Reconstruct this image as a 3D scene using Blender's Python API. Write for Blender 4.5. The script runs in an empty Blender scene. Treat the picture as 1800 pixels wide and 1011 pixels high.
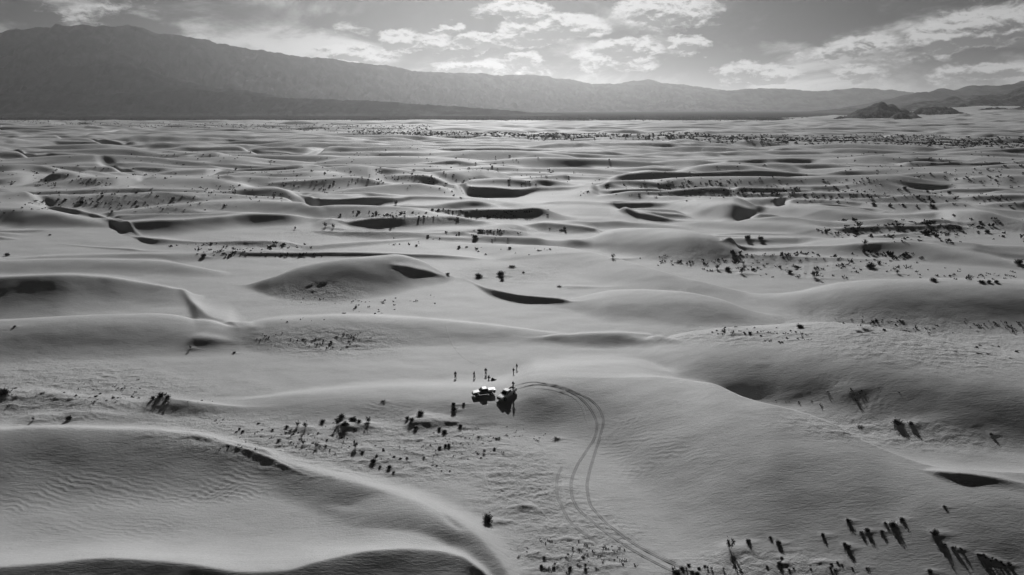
import bpy, bmesh, math, random
import numpy as np
from mathutils import Vector
random.seed(7); np.random.seed(7)
S = bpy.context.scene
COL = S.collection
PI = math.pi

# ------------------------------------------------------------------ camera
W0, H0 = 1800.0, 1011.0
FPX = 1216.0
HC = 65.0                       # the drone hangs 65 m above the low ground
PITCH = math.radians(14.55)
cam = bpy.data.cameras.new('camera'); camo = bpy.data.objects.new('camera', cam); COL.objects.link(camo)
camo.location = (0, 0, HC); camo.rotation_euler = (PI/2 - PITCH, 0, 0)
cam.lens = 36.0 * FPX / W0; cam.sensor_width = 36.0; cam.clip_start = 1.0; cam.clip_end = 90000.0
S.camera = camo

# ------------------------------------------------------------------ view
S.view_settings.view_transform = 'Standard'; S.view_settings.look = 'None'
S.view_settings.gamma = 1.0; S.view_settings.use_curve_mapping = False
S.view_settings.exposure = -0.36
S.cycles.use_denoising = True
S.cycles.volume_bounces = 1
S.cycles.max_bounces = 5

# ------------------------------------------------------------------ sun
SUN_EL = math.radians(26.5); SUN_AZ = math.radians(-1.0)      # straight ahead of the camera, a touch left
sun = bpy.data.lights.new('sun', 'SUN'); suno = bpy.data.objects.new('sun', sun); COL.objects.link(suno)
sun.energy = 5.0; sun.angle = math.radians(0.5); sun.color = (1.0, 1.0, 1.0)
sd = Vector((math.sin(SUN_AZ)*math.cos(SUN_EL), math.cos(SUN_AZ)*math.cos(SUN_EL), math.sin(SUN_EL)))
suno.rotation_euler = sd.to_track_quat('Z', 'Y').to_euler()

def pix_dir(x, y):
    """world direction through a point of the 1800x1011 photograph"""
    a, b = (x-W0/2)/FPX, (H0/2-y)/FPX
    c, s = math.cos(PITCH), math.sin(PITCH)
    return (a, c + b*s, -s + b*c)

# ------------------------------------------------------------------ sky
world = bpy.data.worlds.new('World'); S.world = world; world.use_nodes = True
wt = world.node_tree; wt.nodes.clear()
class G:
    """small helper for node graphs"""
    def __init__(s, tree): s.t = tree
    def n(s, typ, **kw):
        nd = s.t.nodes.new(typ)
        for k, v in kw.items(): setattr(nd, k, v)
        return nd
    def put(s, sock, v):
        if isinstance(v, bpy.types.NodeSocket): s.t.links.new(v, sock)
        else: sock.default_value = v
    def m(s, op, a, b=0.0, c=0.0, clamp=False):
        nd = s.n('ShaderNodeMath', operation=op, use_clamp=clamp)
        s.put(nd.inputs[0], a); s.put(nd.inputs[1], b)
        if op in ('MULTIPLY_ADD', 'SMOOTH_MIN', 'SMOOTH_MAX'): s.put(nd.inputs[2], c)
        return nd.outputs[0]
    def rng(s, v, a, b, c=0.0, d=1.0, smooth=True):
        nd = s.n('ShaderNodeMapRange'); nd.interpolation_type = 'SMOOTHSTEP' if smooth else 'LINEAR'
        s.put(nd.inputs['Value'], v)
        for k, q in zip(('From Min', 'From Max', 'To Min', 'To Max'), (a, b, c, d)): s.put(nd.inputs[k], q)
        return nd.outputs[0]
    def noise(s, vec, scale, detail=6, rough=0.55, dist=0.0):
        nd = s.n('ShaderNodeTexNoise'); s.put(nd.inputs['Vector'], vec)
        nd.inputs['Scale'].default_value = scale; nd.inputs['Detail'].default_value = detail
        nd.inputs['Roughness'].default_value = rough; nd.inputs['Distortion'].default_value = dist
        return nd.outputs[0]
    def mix(s, f, a, b):
        nd = s.n('ShaderNodeMix', data_type='FLOAT'); s.put(nd.inputs[0], f); s.put(nd.inputs[2], a); s.put(nd.inputs[3], b)
        return nd.outputs[0]
    def vmath(s, op, a, b):
        nd = s.n('ShaderNodeVectorMath', operation=op); s.put(nd.inputs[0], a); s.put(nd.inputs[1], b)
        return nd.outputs[0]
g = G(wt)
sky = g.n('ShaderNodeTexSky', sky_type='NISHITA'); sky.sun_disc = False
sky.sun_elevation = SUN_EL; sky.sun_rotation = SUN_AZ; sky.altitude = 600
sky.air_density = 1.0; sky.dust_density = 0.6
sep = g.n('ShaderNodeSeparateColor'); wt.links.new(sky.outputs[0], sep.inputs[0])
skyv = g.m('MULTIPLY', sep.outputs[0], 1.0)              # black and white film behind a red filter
tc = g.n('ShaderNodeTexCoord'); dirv = tc.outputs['Generated']
sx = g.n('ShaderNodeSeparateXYZ'); wt.links.new(dirv, sx.inputs[0])
yy = g.m('MAXIMUM', sx.outputs[1], 0.02)
U = g.m('DIVIDE', sx.outputs[0], yy); V = g.m('DIVIDE', sx.outputs[2], yy)
st = g.vmath('MULTIPLY', dirv, (1.0, 1.0, 2.3))
n_big = g.noise(st, 3.2, 5, 0.55)
n_mid = g.noise(st, 9.0, 8, 0.60, 0.3)
n_fine = g.noise(st, 22.0, 8, 0.62, 0.2)
n_puff = g.noise(st, 48.0, 8, 0.62, 0.4)
n_up = g.noise(g.vmath('ADD', st, (0.0, 0.0, 0.012)), 48.0, 8, 0.62, 0.4)
puff = g.m('MULTIPLY', g.m('SUBTRACT', n_puff, n_up), 2.8)
wu = g.m('MULTIPLY_ADD', g.m('SUBTRACT', n_mid, 0.5), 0.10, U)       # ragged blob edges
wv = g.m('MULTIPLY_ADD', g.m('SUBTRACT', n_fine, 0.5), 0.045, V)
UNDER = []
def blob(x0, y0, x1, y1, amp, rot=0.0, soft=1.0):
    """a cloud: centre and half sizes as tangents of the view angles"""
    d = pix_dir((x0+x1)/2, (y0+y1)/2); cu, cv = d[0]/d[1], d[2]/d[1]
    ru, rv = abs(x1-x0)/2/FPX, abs(y1-y0)/2/FPX
    a = g.m('SUBTRACT', wu, cu); b = g.m('SUBTRACT', wv, cv)
    if rot: b = g.m('MULTIPLY_ADD', a, -rot, b)
    a = g.m('DIVIDE', a, ru); b = g.m('DIVIDE', b, rv)
    r = g.m('ADD', g.m('MULTIPLY', a, a), g.m('MULTIPLY', b, b))
    r = g.m('POWER', r, soft)
    e = g.m('EXPONENT', g.m('MULTIPLY', r, -1.0))
    UNDER.append(g.m('MULTIPLY', g.m('MULTIPLY', e, amp), g.rng(b, 0.45, -0.75)))
    return g.m('MULTIPLY', e, amp)
def total(lst):
    o = lst[0]
    for q in lst[1:]: o = g.m('MAXIMUM', o, q)
    return o
soft = total([blob(-250, -60, 600, 110, 1.3), blob(270, -80, 620, 66, 1.0), blob(400, 48, 690, 118, 1.2, -0.12),
              blob(1150, 50, 1950, 128, 1.15, 0.20), blob(980, 62, 1330, 140, .8, 0.05), blob(1000, -30, 1300, 62, 0.75, 0.05),
              blob(1500, -40, 1950, 90, 0.45), blob(690, 104, 1100, 160, 1.15), blob(1000, 106, 1600, 176, 1.2), blob(1450, 104, 2050, 176, 1.25, .02), blob(1000, 78, 1500, 130, .9, .06)])
UNDER.clear()
cum = total([blob(655, 50, 745, 84, 1.0, 0, 1.6), blob(735, 60, 800, 90, .8, 0, 1.4), blob(765, 42, 815, 60, .75, 0, 1.6), blob(800, 54, 912, 86, 1.0, 0, 1.6),
             blob(880, 26, 1065, 78, 1.1, 0.04, 1.6), blob(855, 2, 975, 34, 0.95, -0.05, 1.5), blob(890, 90, 965, 122, 0.95, 0, 1.6),
             blob(1165, 64, 1245, 94, 1.0, 0, 1.6), blob(1060, 66, 1160, 100, 1.0, 0, 1.6), blob(1015, 84, 1160, 132, 0.9, .05, 1.5),
             blob(1080, -20, 1265, 56, 0.85, 0.03, 1.4), blob(678, 84, 712, 98, .65), blob(1410, 62, 1580, 104, .8, 0.15, 1.5),
             blob(1560, 15, 1860, 90, .95, .22, 1.5), blob(760, 104, 960, 136, .85, 0, 1.5), blob(1240, 112, 1420, 146, .95, 0, 1.5),
             blob(1440, 112, 1560, 142, .95), blob(1620, 112, 1860, 142, .9, .02, 1.4), blob(100, 4, 260, 44, .75, .05), blob(540, 78, 690, 110, .95, -.1, 1.4), blob(560, 30, 640, 60, .5)])
under = total(UNDER)
UNDER.clear()
bank = total([blob(-120,-40,95,48,1.0), blob(370,-5,530,52,1.0), blob(240,-30,340,26,.9), blob(520,-20,700,14,.9), blob(1480,62,1850,116,1.0,.03), blob(1180,-40,1500,30,.7), blob(1640,-30,1800,20,.8), blob(1150,84,1420,112,.6)])
front = g.rng(sx.outputs[1], 0.05, 0.3)
els = g.rng(sx.outputs[2], 0.20, 0.40)
wildc = g.m('MULTIPLY', g.rng(n_big, 0.52, 0.70), 0.5)      # clouds go on outside the frame
ds = g.m('MULTIPLY_ADD', g.m('SUBTRACT', n_mid, 0.5), 1.3, g.mix(g.m('MULTIPLY', front, g.m("SUBTRACT", 1.0, els)), wildc, soft))
soft_a = g.rng(ds, 0.18, 0.85)
dc = g.m('ADD', g.m('MULTIPLY', g.m('SUBTRACT', n_fine, 0.5), 1.25), g.m('MULTIPLY', cum, front))
dc = g.m('MULTIPLY_ADD', g.m('SUBTRACT', n_mid, 0.5), 0.8, dc)
dc = g.m('MULTIPLY_ADD', g.m('SUBTRACT', n_puff, 0.5), 1.0, dc)
cum_a = g.rng(dc, 0.27, 0.64)
thick = g.rng(g.m('ADD', g.m('MULTIPLY_ADD', under, 1.5, g.m('MULTIPLY', dc, 0.35)), puff), 0.25, 1.25)
# light: backlit clouds, bright where thin and grey where thick
side = g.m('EXPONENT', g.m('MULTIPLY', g.m('POWER', g.m('DIVIDE', g.m('SUBTRACT', U, 0.12), 0.62), 2.0), -1.0))
n_sh = g.noise(st, 6.0, 6, 0.6, 0.5)
shade = g.rng(n_sh, 0.42, 0.60)
shade = g.m('MULTIPLY', shade, g.m('SUBTRACT', 1.0, g.m('MULTIPLY', bank, 0.9), clamp=True))
soft_c = g.m('MULTIPLY', g.mix(shade, 0.7, 7.6), g.m('MULTIPLY_ADD', side, 0.25, 0.75))
cum_c = g.m('MULTIPLY', g.mix(thick, 7.4, 1.3), g.m('MULTIPLY_ADD', side, 0.25, 0.75))
SKYK = 0.028                # how much of the blue sky the red filter lets through
base = g.m('MULTIPLY', skyv, SKYK); base = g.m('DIVIDE', base, g.m('MULTIPLY_ADD', base, 1/14.0, 1.0))   # film shoulder
c1 = g.mix(g.m('MULTIPLY', soft_a, 0.85), base, soft_c)
c2 = g.mix(g.m('MULTIPLY', cum_a, 0.9), c1, cum_c)
comb = g.n('ShaderNodeCombineColor')
for i in range(3): wt.links.new(c2, comb.inputs[i])
bg = g.n('ShaderNodeBackground'); wt.links.new(comb.outputs[0], bg.inputs[0]); bg.inputs[1].default_value = 0.1
wo = g.n('ShaderNodeOutputWorld'); wt.links.new(bg.outputs[0], wo.inputs[0])
world.cycles.sampling_method = 'MANUAL'; world.cycles.sample_map_resolution = 512

# ------------------------------------------------------------------ materials
def mat(name, col=0.2, rough=0.9, spec=0.2, build=None, metallic=0.0):
    m = bpy.data.materials.new(name); m.use_nodes = True
    b = m.node_tree.nodes['Principled BSDF']
    b.inputs['Base Color'].default_value = (col, col, col, 1); b.inputs['Roughness'].default_value = rough
    b.inputs['Specular IOR Level'].default_value = spec; b.inputs['Metallic'].default_value = metallic
    if build: build(G(m.node_tree), b)
    return m
def gray(g, v):
    nd = g.n('ShaderNodeCombineColor')
    for i in range(3): g.put(nd.inputs[i], v)
    return nd.outputs[0]
def sand_nodes(g, b, far=False):
    co = g.n('ShaderNodeTexCoord').outputs['Object']
    a1 = g.noise(co, 0.03, 5, 0.55); a2 = g.noise(co, 0.9, 4, 0.6); a3 = g.noise(co, 2.8, 3, 0.65)
    v = g.m('MULTIPLY_ADD', g.m('SUBTRACT', a1, 0.5), 0.10, 0.43)
    v = g.m('MULTIPLY_ADD', g.m('SUBTRACT', a2, 0.5), 0.06, v)
    v = g.m('MULTIPLY_ADD', g.m('SUBTRACT', a3, 0.5), 0.12, v)
    at = g.n('ShaderNodeAttribute', attribute_name='rough').outputs['Fac']
    # coarse dark grit lies on the low rough ground
    grit = g.rng(g.noise(co, 3.5, 5, 0.7), 0.56, 0.70)
    v = g.m('MULTIPLY', v, g.m('SUBTRACT', 1.0, g.m('MULTIPLY', g.m('MULTIPLY', grit, at), 0.55)))
    g.put(b.inputs['Base Color'], gray(g, v))
    mp = g.n('ShaderNodeMapping'); g.put(mp.inputs[0], co); mp.inputs['Rotation'].default_value = (0, 0, 0.3); mp.inputs['Scale'].default_value = (0.35, 1.3, 1)
    hgt = g.m('MULTIPLY', g.noise(mp.outputs[0], 1.6, 5, 0.6, 0.8), 0.075)
    hgt = g.m('MULTIPLY_ADD', g.noise(co, 3.2, 4, 0.6), 0.03, hgt)
    rough = g.m('MULTIPLY', g.noise(co, 1.3, 7, 0.68), 0.45)
    hgt = g.m('ADD', hgt, g.m('MULTIPLY', rough, at))
    bu = g.n('ShaderNodeBump'); bu.inputs['Strength'].default_value = 1.0; bu.inputs['Distance'].default_value = 1.0
    g.put(bu.inputs['Height'], hgt); g.put(b.inputs['Normal'], bu.outputs[0])
M_SAND = mat('sand', 0.42, 0.74, 0.20, sand_nodes)
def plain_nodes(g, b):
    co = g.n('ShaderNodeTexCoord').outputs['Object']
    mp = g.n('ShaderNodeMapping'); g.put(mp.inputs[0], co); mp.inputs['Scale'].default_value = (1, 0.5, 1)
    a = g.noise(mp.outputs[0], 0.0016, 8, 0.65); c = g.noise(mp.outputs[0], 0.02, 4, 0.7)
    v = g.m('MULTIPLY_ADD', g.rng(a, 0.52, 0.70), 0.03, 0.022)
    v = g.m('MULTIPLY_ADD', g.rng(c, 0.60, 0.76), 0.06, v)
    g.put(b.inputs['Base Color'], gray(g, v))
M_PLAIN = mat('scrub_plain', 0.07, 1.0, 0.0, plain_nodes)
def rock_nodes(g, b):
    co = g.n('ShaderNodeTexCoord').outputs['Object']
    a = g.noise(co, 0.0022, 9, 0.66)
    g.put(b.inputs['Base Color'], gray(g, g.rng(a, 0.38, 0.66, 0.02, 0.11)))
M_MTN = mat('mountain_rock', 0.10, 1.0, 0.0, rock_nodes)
M_ROCK = mat('dark_rock', 0.09, 1.0, 0.0, lambda g, b: g.put(b.inputs['Base Color'], gray(g, g.rng(g.noise(g.n('ShaderNodeTexCoord').outputs['Object'], 0.012, 7, 0.68), .38, .66, .03, .15))))
M_TRACK = mat('packed_sand', 0.33, 0.8, 0.2, lambda g, b: g.put(b.inputs['Base Color'], gray(g, g.m('MULTIPLY_ADD', g.noise(g.n('ShaderNodeTexCoord').outputs['Object'], 3.0, 4), 0.22, 0.19))))
def leaf_nodes(g, b):
    co = g.n('ShaderNodeTexCoord').outputs['Object']
    g.put(b.inputs['Base Color'], gray(g, g.m('MULTIPLY_ADD', g.noise(co, 4.0, 3), 0.09, 0.03)))
M_LEAF = mat('scrub_foliage', 0.05, 0.9, 0.1, leaf_nodes)
M_TWIG = mat('dry_twig', 0.07, 0.9, 0.1)
M_WHITE = mat('white_paint_and_glint', 0.66, 0.5, 0.3)  # plain paint on the right truck, painted-in sun glint on the left one
M_GLASS = mat('dark_glass', 0.02, 0.08, 0.6)
M_RUBBER = mat('rubber', 0.025, 0.85, 0.2)
M_STEEL = mat('steel', 0.45, 0.35, 0.5, metallic=0.6)
M_BLACK = mat('black_plastic', 0.03, 0.6, 0.3)
M_LAMP = mat('lamp_glass', 0.7, 0.15, 0.6)
M_SKIN = mat('skin', 0.25, 0.6, 0.3)
M_DARKCLOTH = mat('dark_cloth', 0.03, 0.9, 0.1)
M_LIGHTCLOTH = mat('pale_cloth', 0.42, 0.9, 0.1)
M_MIDCLOTH = mat('grey_cloth', 0.12, 0.9, 0.1)
M_HAIR = mat('hair', 0.02, 0.7, 0.2)

# ------------------------------------------------------------------ numpy noise
def perlin(x, y, seed=0):
    xi = np.floor(x).astype(np.int64); yi = np.floor(y).astype(np.int64)
    xf = (x-xi).astype(np.float32); yf = (y-yi).astype(np.float32)
    def grad(ix, iy, fx, fy):
        h = (ix*374761393 + iy*668265263 + seed*1442695041) & 0x7fffffff
        h = ((h ^ (h >> 13)) * 1274126177) & 0x7fffffff
        a = ((h ^ (h >> 16)) & 1023).astype(np.float32) * np.float32(2*PI/1024)
        return np.cos(a)*fx + np.sin(a)*fy
    u = xf*xf*xf*(xf*(xf*6-15)+10); v = yf*yf*yf*(yf*(yf*6-15)+10)
    a = grad(xi, yi, xf, yf); b = grad(xi+1, yi, xf-1, yf)
    c = grad(xi, yi+1, xf, yf-1); d = grad(xi+1, yi+1, xf-1, yf-1)
    return ((a+(b-a)*u) + ((c+(d-c)*u)-(a+(b-a)*u))*v) * 1.5
def fbm(x, y, o, seed=0, gain=0.5):
    s = 0.0; a = 1.0
    for k in range(o):
        s = s + a*perlin(x*2**k, y*2**k, seed+k*17); a *= gain
    return s
def sst(a, b, x):
    t = np.clip((x-a)/(b-a), 0, 1); return t*t*(3-2*t)
def pchip(xs, ys, x):
    xs = np.asarray(xs, float); ys = np.asarray(ys, float)
    if len(xs) < 3: return np.interp(x, xs, ys)
    h = np.diff(xs); d = np.diff(ys)/h; m = np.zeros(len(xs))
    for i in range(1, len(xs)-1):
        if d[i-1]*d[i] > 0:
            w1, w2 = 2*h[i]+h[i-1], h[i]+2*h[i-1]
            m[i] = (w1+w2)/(w1/d[i-1]+w2/d[i])
    m[0], m[-1] = d[0], d[-1]
    i = np.clip(np.searchsorted(xs, x)-1, 0, len(h)-1); t = np.clip((x-xs[i])/h[i], 0, 1)
    return ((2*t**3-3*t**2+1)*ys[i] + (t**3-2*t**2+t)*h[i]*m[i] + (-2*t**3+3*t**2)*ys[i+1] + (t**3-t**2)*h[i]*m[i+1])

# ------------------------------------------------------------------ terrain grid: a fan, fine near and coarse far
cp, sp = math.cos(PITCH), math.sin(PITCH)
us = np.concatenate([np.linspace(-1.15, -0.80, 36, endpoint=False), np.linspace(-0.80, 0.80, 990), np.linspace(0.80, 1.15, 37)[1:]])
ys_ = [52.0]
while ys_[-1] < 6400:
    Y = ys_[-1]
    k = 0.0065 if Y < 74 else (0.00235 if Y < 190 else 0.00235 + 0.0020*min(1, (Y-190)/500.0))
    ys_.append(Y*(1+k))
Ys = np.array(ys_); NU, NY = len(us), len(Ys)
UU, YY = np.meshgrid(us, Ys)                 # rows = depth
XX = UU*(YY*cp + HC*sp)
hgt = np.zeros_like(YY)
def ximg(u): return W0/2 + FPX*u
def uimg(x): return (np.asarray(x, float)-W0/2)/FPX
def yimg(Y, z):
    d = HC - z
    dep = Y*cp + d*sp; up = Y*sp - d*cp
    return H0/2 - FPX*up/dep
def tandep(y):
    return math.tan(PITCH + math.atan((y-H0/2)/FPX))
def col_of(x): return int(np.clip(np.searchsorted(us, uimg(x)), 0, NU-1))
def cast(x, y):
    """depth Y and height z where the view ray through (x, y) first meets the sand"""
    c = col_of(x); z = hgt[:, c]; yi = yimg(Ys, z)
    w = np.nonzero(yi <= y)[0]
    if len(w) == 0: return Ys[-1], z[-1]
    i = w[0]
    if i == 0: return Ys[0], z[0]
    t = (yi[i-1]-y)/max(1e-6, yi[i-1]-yi[i])
    return Ys[i-1]+(Ys[i]-Ys[i-1])*t, z[i-1]+(z[i]-z[i-1])*t
# broad ground shape
hgt += 1.2*fbm(XX/260, YY/420, 3, 3)*sst(120, 500, YY)
# far sand apron that climbs to the right, up to the rock hills
u0 = XX/YY
apron = sst(0.44, 0.70, u0) * sst(2900, 5600, YY)
hgt += 74*apron*(0.92+0.2*fbm(XX/500, YY/500, 3, 9))
# procedural dune trains: gentle backs, steeper fronts toward the camera
def train(lam, amp, seed, lenx, frac=0.28, mask=None):
    wx = fbm(XX/(lenx), YY/(lenx*0.8), 3, seed)*lam*1.3
    ph = (YY + wx + 0.10*XX*(1 if seed % 2 else -1))/lam
    f = ph-np.floor(ph)
    up = f/frac; dn = (1-f)/(1-frac)
    p = np.where(f < frac, 0.5-0.5*np.cos(PI*np.clip(up, 0, 1)**1.3), np.clip(dn, 0, 1)**1.35)
    am = np.clip(0.55+1.3*fbm(XX/(lenx*0.9)+7.7, YY/(lam*1.5), 2, seed+50), 0, 1.5)
    return amp*am*p
far_amp = sst(330, 700, YY)
edge = 1-sst(2700, 3800, YY)*(1-sst(0.30, 0.55, u0))
wild = np.zeros_like(hgt)
dr_ = random.Random(2024)
def wild_dune(X0, Y0, L, H, th, bk, shape, slant, amp, seed):
    """one dune of the sea of dunes: a winding crest with a front toward the camera and a long back"""
    sc0 = Y0*cp+HC*sp
    c0, c1 = np.searchsorted(us, (X0-L)/sc0), np.searchsorted(us, (X0+L)/sc0)
    if c1-c0 < 3: return
    X = us[c0:c1]*sc0; s_ = (X-X0)/L
    env = np.clip(1-s_*s_, 0, 1)**0.9
    Yc = Y0+slant*(X-X0)+amp*(perlin(X/(L*.9)+seed, X*0+.5, seed)*2.0+0.5*perlin(X/(L*.3), X*0+1.5, seed+1))+0.22*L*(s_*s_-.3)*dr_.choice((1, 1, -1))
    Hh = H*env*(1+.25*perlin(X/(L*.5), X*0+2.5, seed+2)); Hh = np.maximum(Hh, 0)
    wn = np.maximum(Hh/math.tan(math.radians(th))*(1+.35*perlin(X/(L*.6), X*0+3.5, seed+3)), 1.2)+1.0; wf = Hh*bk+2
    r0 = max(0, np.searchsorted(Ys, (Yc-wn).min())-1); r1 = min(NY, np.searchsorted(Ys, (Yc+wf).max())+1)
    if r1 <= r0: return
    Yv = Ys[r0:r1, None]; tn = np.clip((Yc-Yv)/wn, 0, 1); tf = np.clip((Yv-Yc)/wf, 0, 1)
    p = np.where(Yv < Yc, 0.5+0.5*np.cos(PI*tn**shape), 0.5+0.5*np.cos(PI*tf**max(.64, shape*.95)))*Hh
    cur = wild[r0:r1, c0:c1]
    wild[r0:r1, c0:c1] = np.where(p > 0, (cur**3.5+p**3.5)**(1/3.5), cur)
Y0 = 285.0
while Y0 < 5200:
    dY = 34+Y0*0.011
    X0 = -1.05*Y0-100
    while X0 < 1.05*Y0+100:
        L = dr_.uniform(45, 150)*(1+Y0/3500); X0 += L*dr_.uniform(.55, 1.15)
        y1 = Y0+dr_.uniform(-.5, .5)*dY
        if y1 < 300 or dr_.random() < .10: continue
        sharp = dr_.random() < .30
        th = dr_.uniform(16, 24) if sharp else dr_.uniform(10, 15.5)
        th += 5*min(1, max(0, (y1-1200)/1500))
        H = dr_.uniform(4.2, 11.5)*(.75 if sharp else 1)*(1+Y0/6000)*min(1, .28+(y1-290)/420)
        if y1 > 3000 and X0/y1 < .42: H *= max(.15, 1-(y1-3000)/1500)
        wild_dune(X0, y1, L, H, th, dr_.uniform(4.5, 8), dr_.uniform(.54, .62) if sharp else dr_.uniform(.58, .9), dr_.gauss(-.10, .13), dr_.uniform(4, 14), dr_.randrange(1, 9000))
    Y0 += dY
kept = np.zeros_like(hgt)
hgt -= 4.0*sst(2600, 3700, YY)*(1-sst(0.30, 0.55, u0))

# Hand-laid dunes. A row is (x, crest y, foot y, front slope in degrees[, back foot y]) read off the photograph;
# each becomes a ridge of its own height and width on the ground.  shape: .5 knife-edged, 1 rounded, 1.5 bulging
def ridge(rows, shape=0.6, mode='add', back=5.0, bshape=None):
    global hgt
    P = []
    for r in rows:
        x, yc, yf, th = r[:4]; th = min(th, 17.5) if shape >= .75 else th; yb = r[4] if len(r) > 4 else None
        if mode == 'add' and .62 < shape < .8: th = min(th, 17.5)
        tc, tf = tandep(yc), tandep(yf); tt = math.tan(math.radians(th))
        if mode == 'max':
            a, b = HC/tc, HC/tf
            Hh = max(0.05, (a-b)*tt/(1+tt/tc)); Yc = a-Hh/tc; wn = max(Yc-b, 0.5)
        else:
            a, za = cast(x, yc); b, zb = cast(x, yf)
            Hh = max(0.03, (a-b)*tt/(1+tt/tc)); Yc = a-Hh/tc; wn = max(Yc-b, 0.4)
        wf = back*Hh
        if yb is not None:
            Yb = HC/tandep(yb) if mode == 'max' else cast(x, yb)[0]
            wf = max(Yb-Yc, Hh*1.5)
        P.append((float(uimg(x)), Yc, wn, Hh, wf))
    du0 = (P[1][0]-P[0][0])*0.7; du1 = (P[-1][0]-P[-2][0])*0.7
    P = [(P[0][0]-du0, P[0][1]-(P[1][1]-P[0][1])*0.5, P[0][2], 0.0, P[0][4])] + P + [(P[-1][0]+du1, P[-1][1]+(P[-1][1]-P[-2][1])*0.5, P[-1][2], 0.0, P[-1][4])]
    P = np.array(P)
    c0, c1 = np.searchsorted(us, P[0, 0]), np.searchsorted(us, P[-1, 0])
    if c1 <= c0: return
    u = us[c0:c1]
    Yc, wn, Hh, wf = [pchip(P[:, 0], P[:, k], u) for k in (1, 2, 3, 4)]
    wn = np.maximum(wn, 0.3); wf = np.maximum(wf, 0.5); Hh = np.maximum(Hh, 0)
    r0 = max(0, np.searchsorted(Ys, (Yc-wn).min())-1); r1 = min(NY, np.searchsorted(Ys, (Yc+wf).max())+1)
    Yv = Ys[r0:r1, None]
    tn = np.clip((Yc-Yv)/wn, 0, 1); tfp = np.clip((Yv-Yc)/wf, 0, 1)
    sb = bshape or max(shape, 0.62)
    if mode == 'add' and .62 < shape < .8: shape = .6      # a front that fades from a dark top to a pale foot
    prof = np.where(Yv < Yc, 0.5+0.5*np.cos(PI*tn**shape), 0.5+0.5*np.cos(PI*tfp**sb))*Hh
    if Yc.mean() > 180:
        front = 34.0 if shape < .7 else 10.0
        ex = np.clip((Yv-(Yc-wn*1.2-front))/(wn*.4+front*.5), 0, 1)*np.clip((Yc+np.maximum(wf*.6, 14)-Yv)/np.maximum(wf*.4, 8), 0, 1)*np.clip(Hh/(0.35*Hh.max()+1e-6), 0, 1)
        kept[r0:r1, c0:c1] = np.maximum(kept[r0:r1, c0:c1], ex*.85)
    if mode == 'max':
        cur = np.maximum(hgt[r0:r1, c0:c1], 0)
        hgt[r0:r1, c0:c1] = np.where(prof > 0, (cur**4+prof**4)**0.25, hgt[r0:r1, c0:c1])
    else:
        hgt[r0:r1, c0:c1] += prof

# --- the big near dunes
RM = [
 ([(-300,1020,1150,15,940),(0,997,1120,15,935),(90,990,1110,15.5,935),(200,981,1105,15.5,930),(312,989,1105,15,930),(446,1006,1110,15.5,930),(500,1003,1110,16,925),(560,988,1105,16.5,925),(640,970,1090,16,925),(711,965,1080,15.5,925),(760,968,1070,13.5,930),(809,978,1065,13,945),(842,998,1060,20,965),(875,1030,1070,12,995)], .62, 5),
 ([(-300,757,905,12,735),(0,757,905,13,740),(100,753,900,13.5,738),(250,757,890,13.5,742),(350,765,885,13,752),(400,776,880,13,762),(459,790,875,12,780),(498,813,885,10,789),(560,834,910,10,807),(629,850,940,9.5,824),(700,872,970,9.5,843),(760,894,995,9.5,864),(842,945,1060,10,903),(875,980,1090,10,930),(910,1030,1120,10,967)], .8, 5),
 ([(960,676,780,5),(1020,671,790,8),(1080,668,820,8),(1150,664,900,7.5,640),(1200,668,960,7.5,648),(1255,677,1020,8.5,662),(1300,698,1040,9.5,685),(1350,712,1050,10.5,700),(1400,725,1060,10.5,712),(1450,743,1065,11,730),(1500,770,1070,11.5,752),(1560,797,1080,11.5,780),(1620,817,1090,12,800),(1700,827,1100,12,812),(1800,832,1100,12,815),(2100,850,1110,12,830)], 1.2, 5),
 ([(1130,606,650,3),(1190,600,700,6.5),(1265,596,706,11),(1300,595,712,12),(1350,594,722,12.5),(1420,593,737,13.5),(1520,602,760,15),(1620,625,780,15.5),(1720,645,795,16),(1800,660,802,16),(2100,690,820,16)], 1.5, 5),
 ([(380,578,590,3),(430,572,620,8),(500,562,628,10),(600,558,622,10),(700,560,615,9),(800,567,612,8),(900,577,612,6),(960,584,612,5)], .95, 5),
 ([(430,704,742,3),(560,697,750,7),(700,692,752,9),(800,694,760,9),(850,695,764,9.5),(885,689,768,8.5),(950,673,772,13),(1020,666,772,11),(1070,664,776,9.5),(1130,662,790,6.5),(1190,664,800,3)], 1.15, 7),
 ([(-300,495,580,16),(0,487,572,19),(100,484,566,19),(190,487,550,18),(250,497,545,12),(320,510,540,8),(345,518,535,4)], .64, 5, .8),
 ([(-300,575,650,11),(0,566,645,12),(100,561,640,13),(200,556,635,12),(300,556,632,10.5),(380,575,630,8),(440,590,620,6)], 1.1, 3.5),
 ([(-300,470,488,6),(0,460,484,8),(150,457,482,8),(280,459,486,8),(340,468,490,7),(380,476,490,4)], 1.0, 5),
 ([(430,500,512,3),(480,488,528,12),(540,468,535,16),(620,455,535,18),(690,449,525,17),(740,458,512,13),(780,480,505,8),(800,488,500,3)], .85, 4),
 ([(980,530,545,3),(1075,515,570,7),(1193,518,578,9),(1260,530,578,9),(1330,550,580,4)], 1.25, 5),
 ([(1330,517,535,5),(1406,515,560,10),(1477,503,575,13),(1556,499,585,14),(1675,498,590,14),(1793,500,590,14.5),(2100,505,590,13)], 1.1, 5),
 ([(820,428,450,2),(900,430,470,4),(1003,437,490,5),(1075,453,510,5),(1146,473,525,6),(1200,488,530,6),(1280,507,535,5)], 1.0, 4),
 ([(1020,425,440,6),(1075,405,448,10),(1114,403,455,11),(1200,408,470,12.5),(1240,414,470,12.5),(1280,430,465,11),(1310,445,462,8)], 1.15, 4),
]
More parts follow.
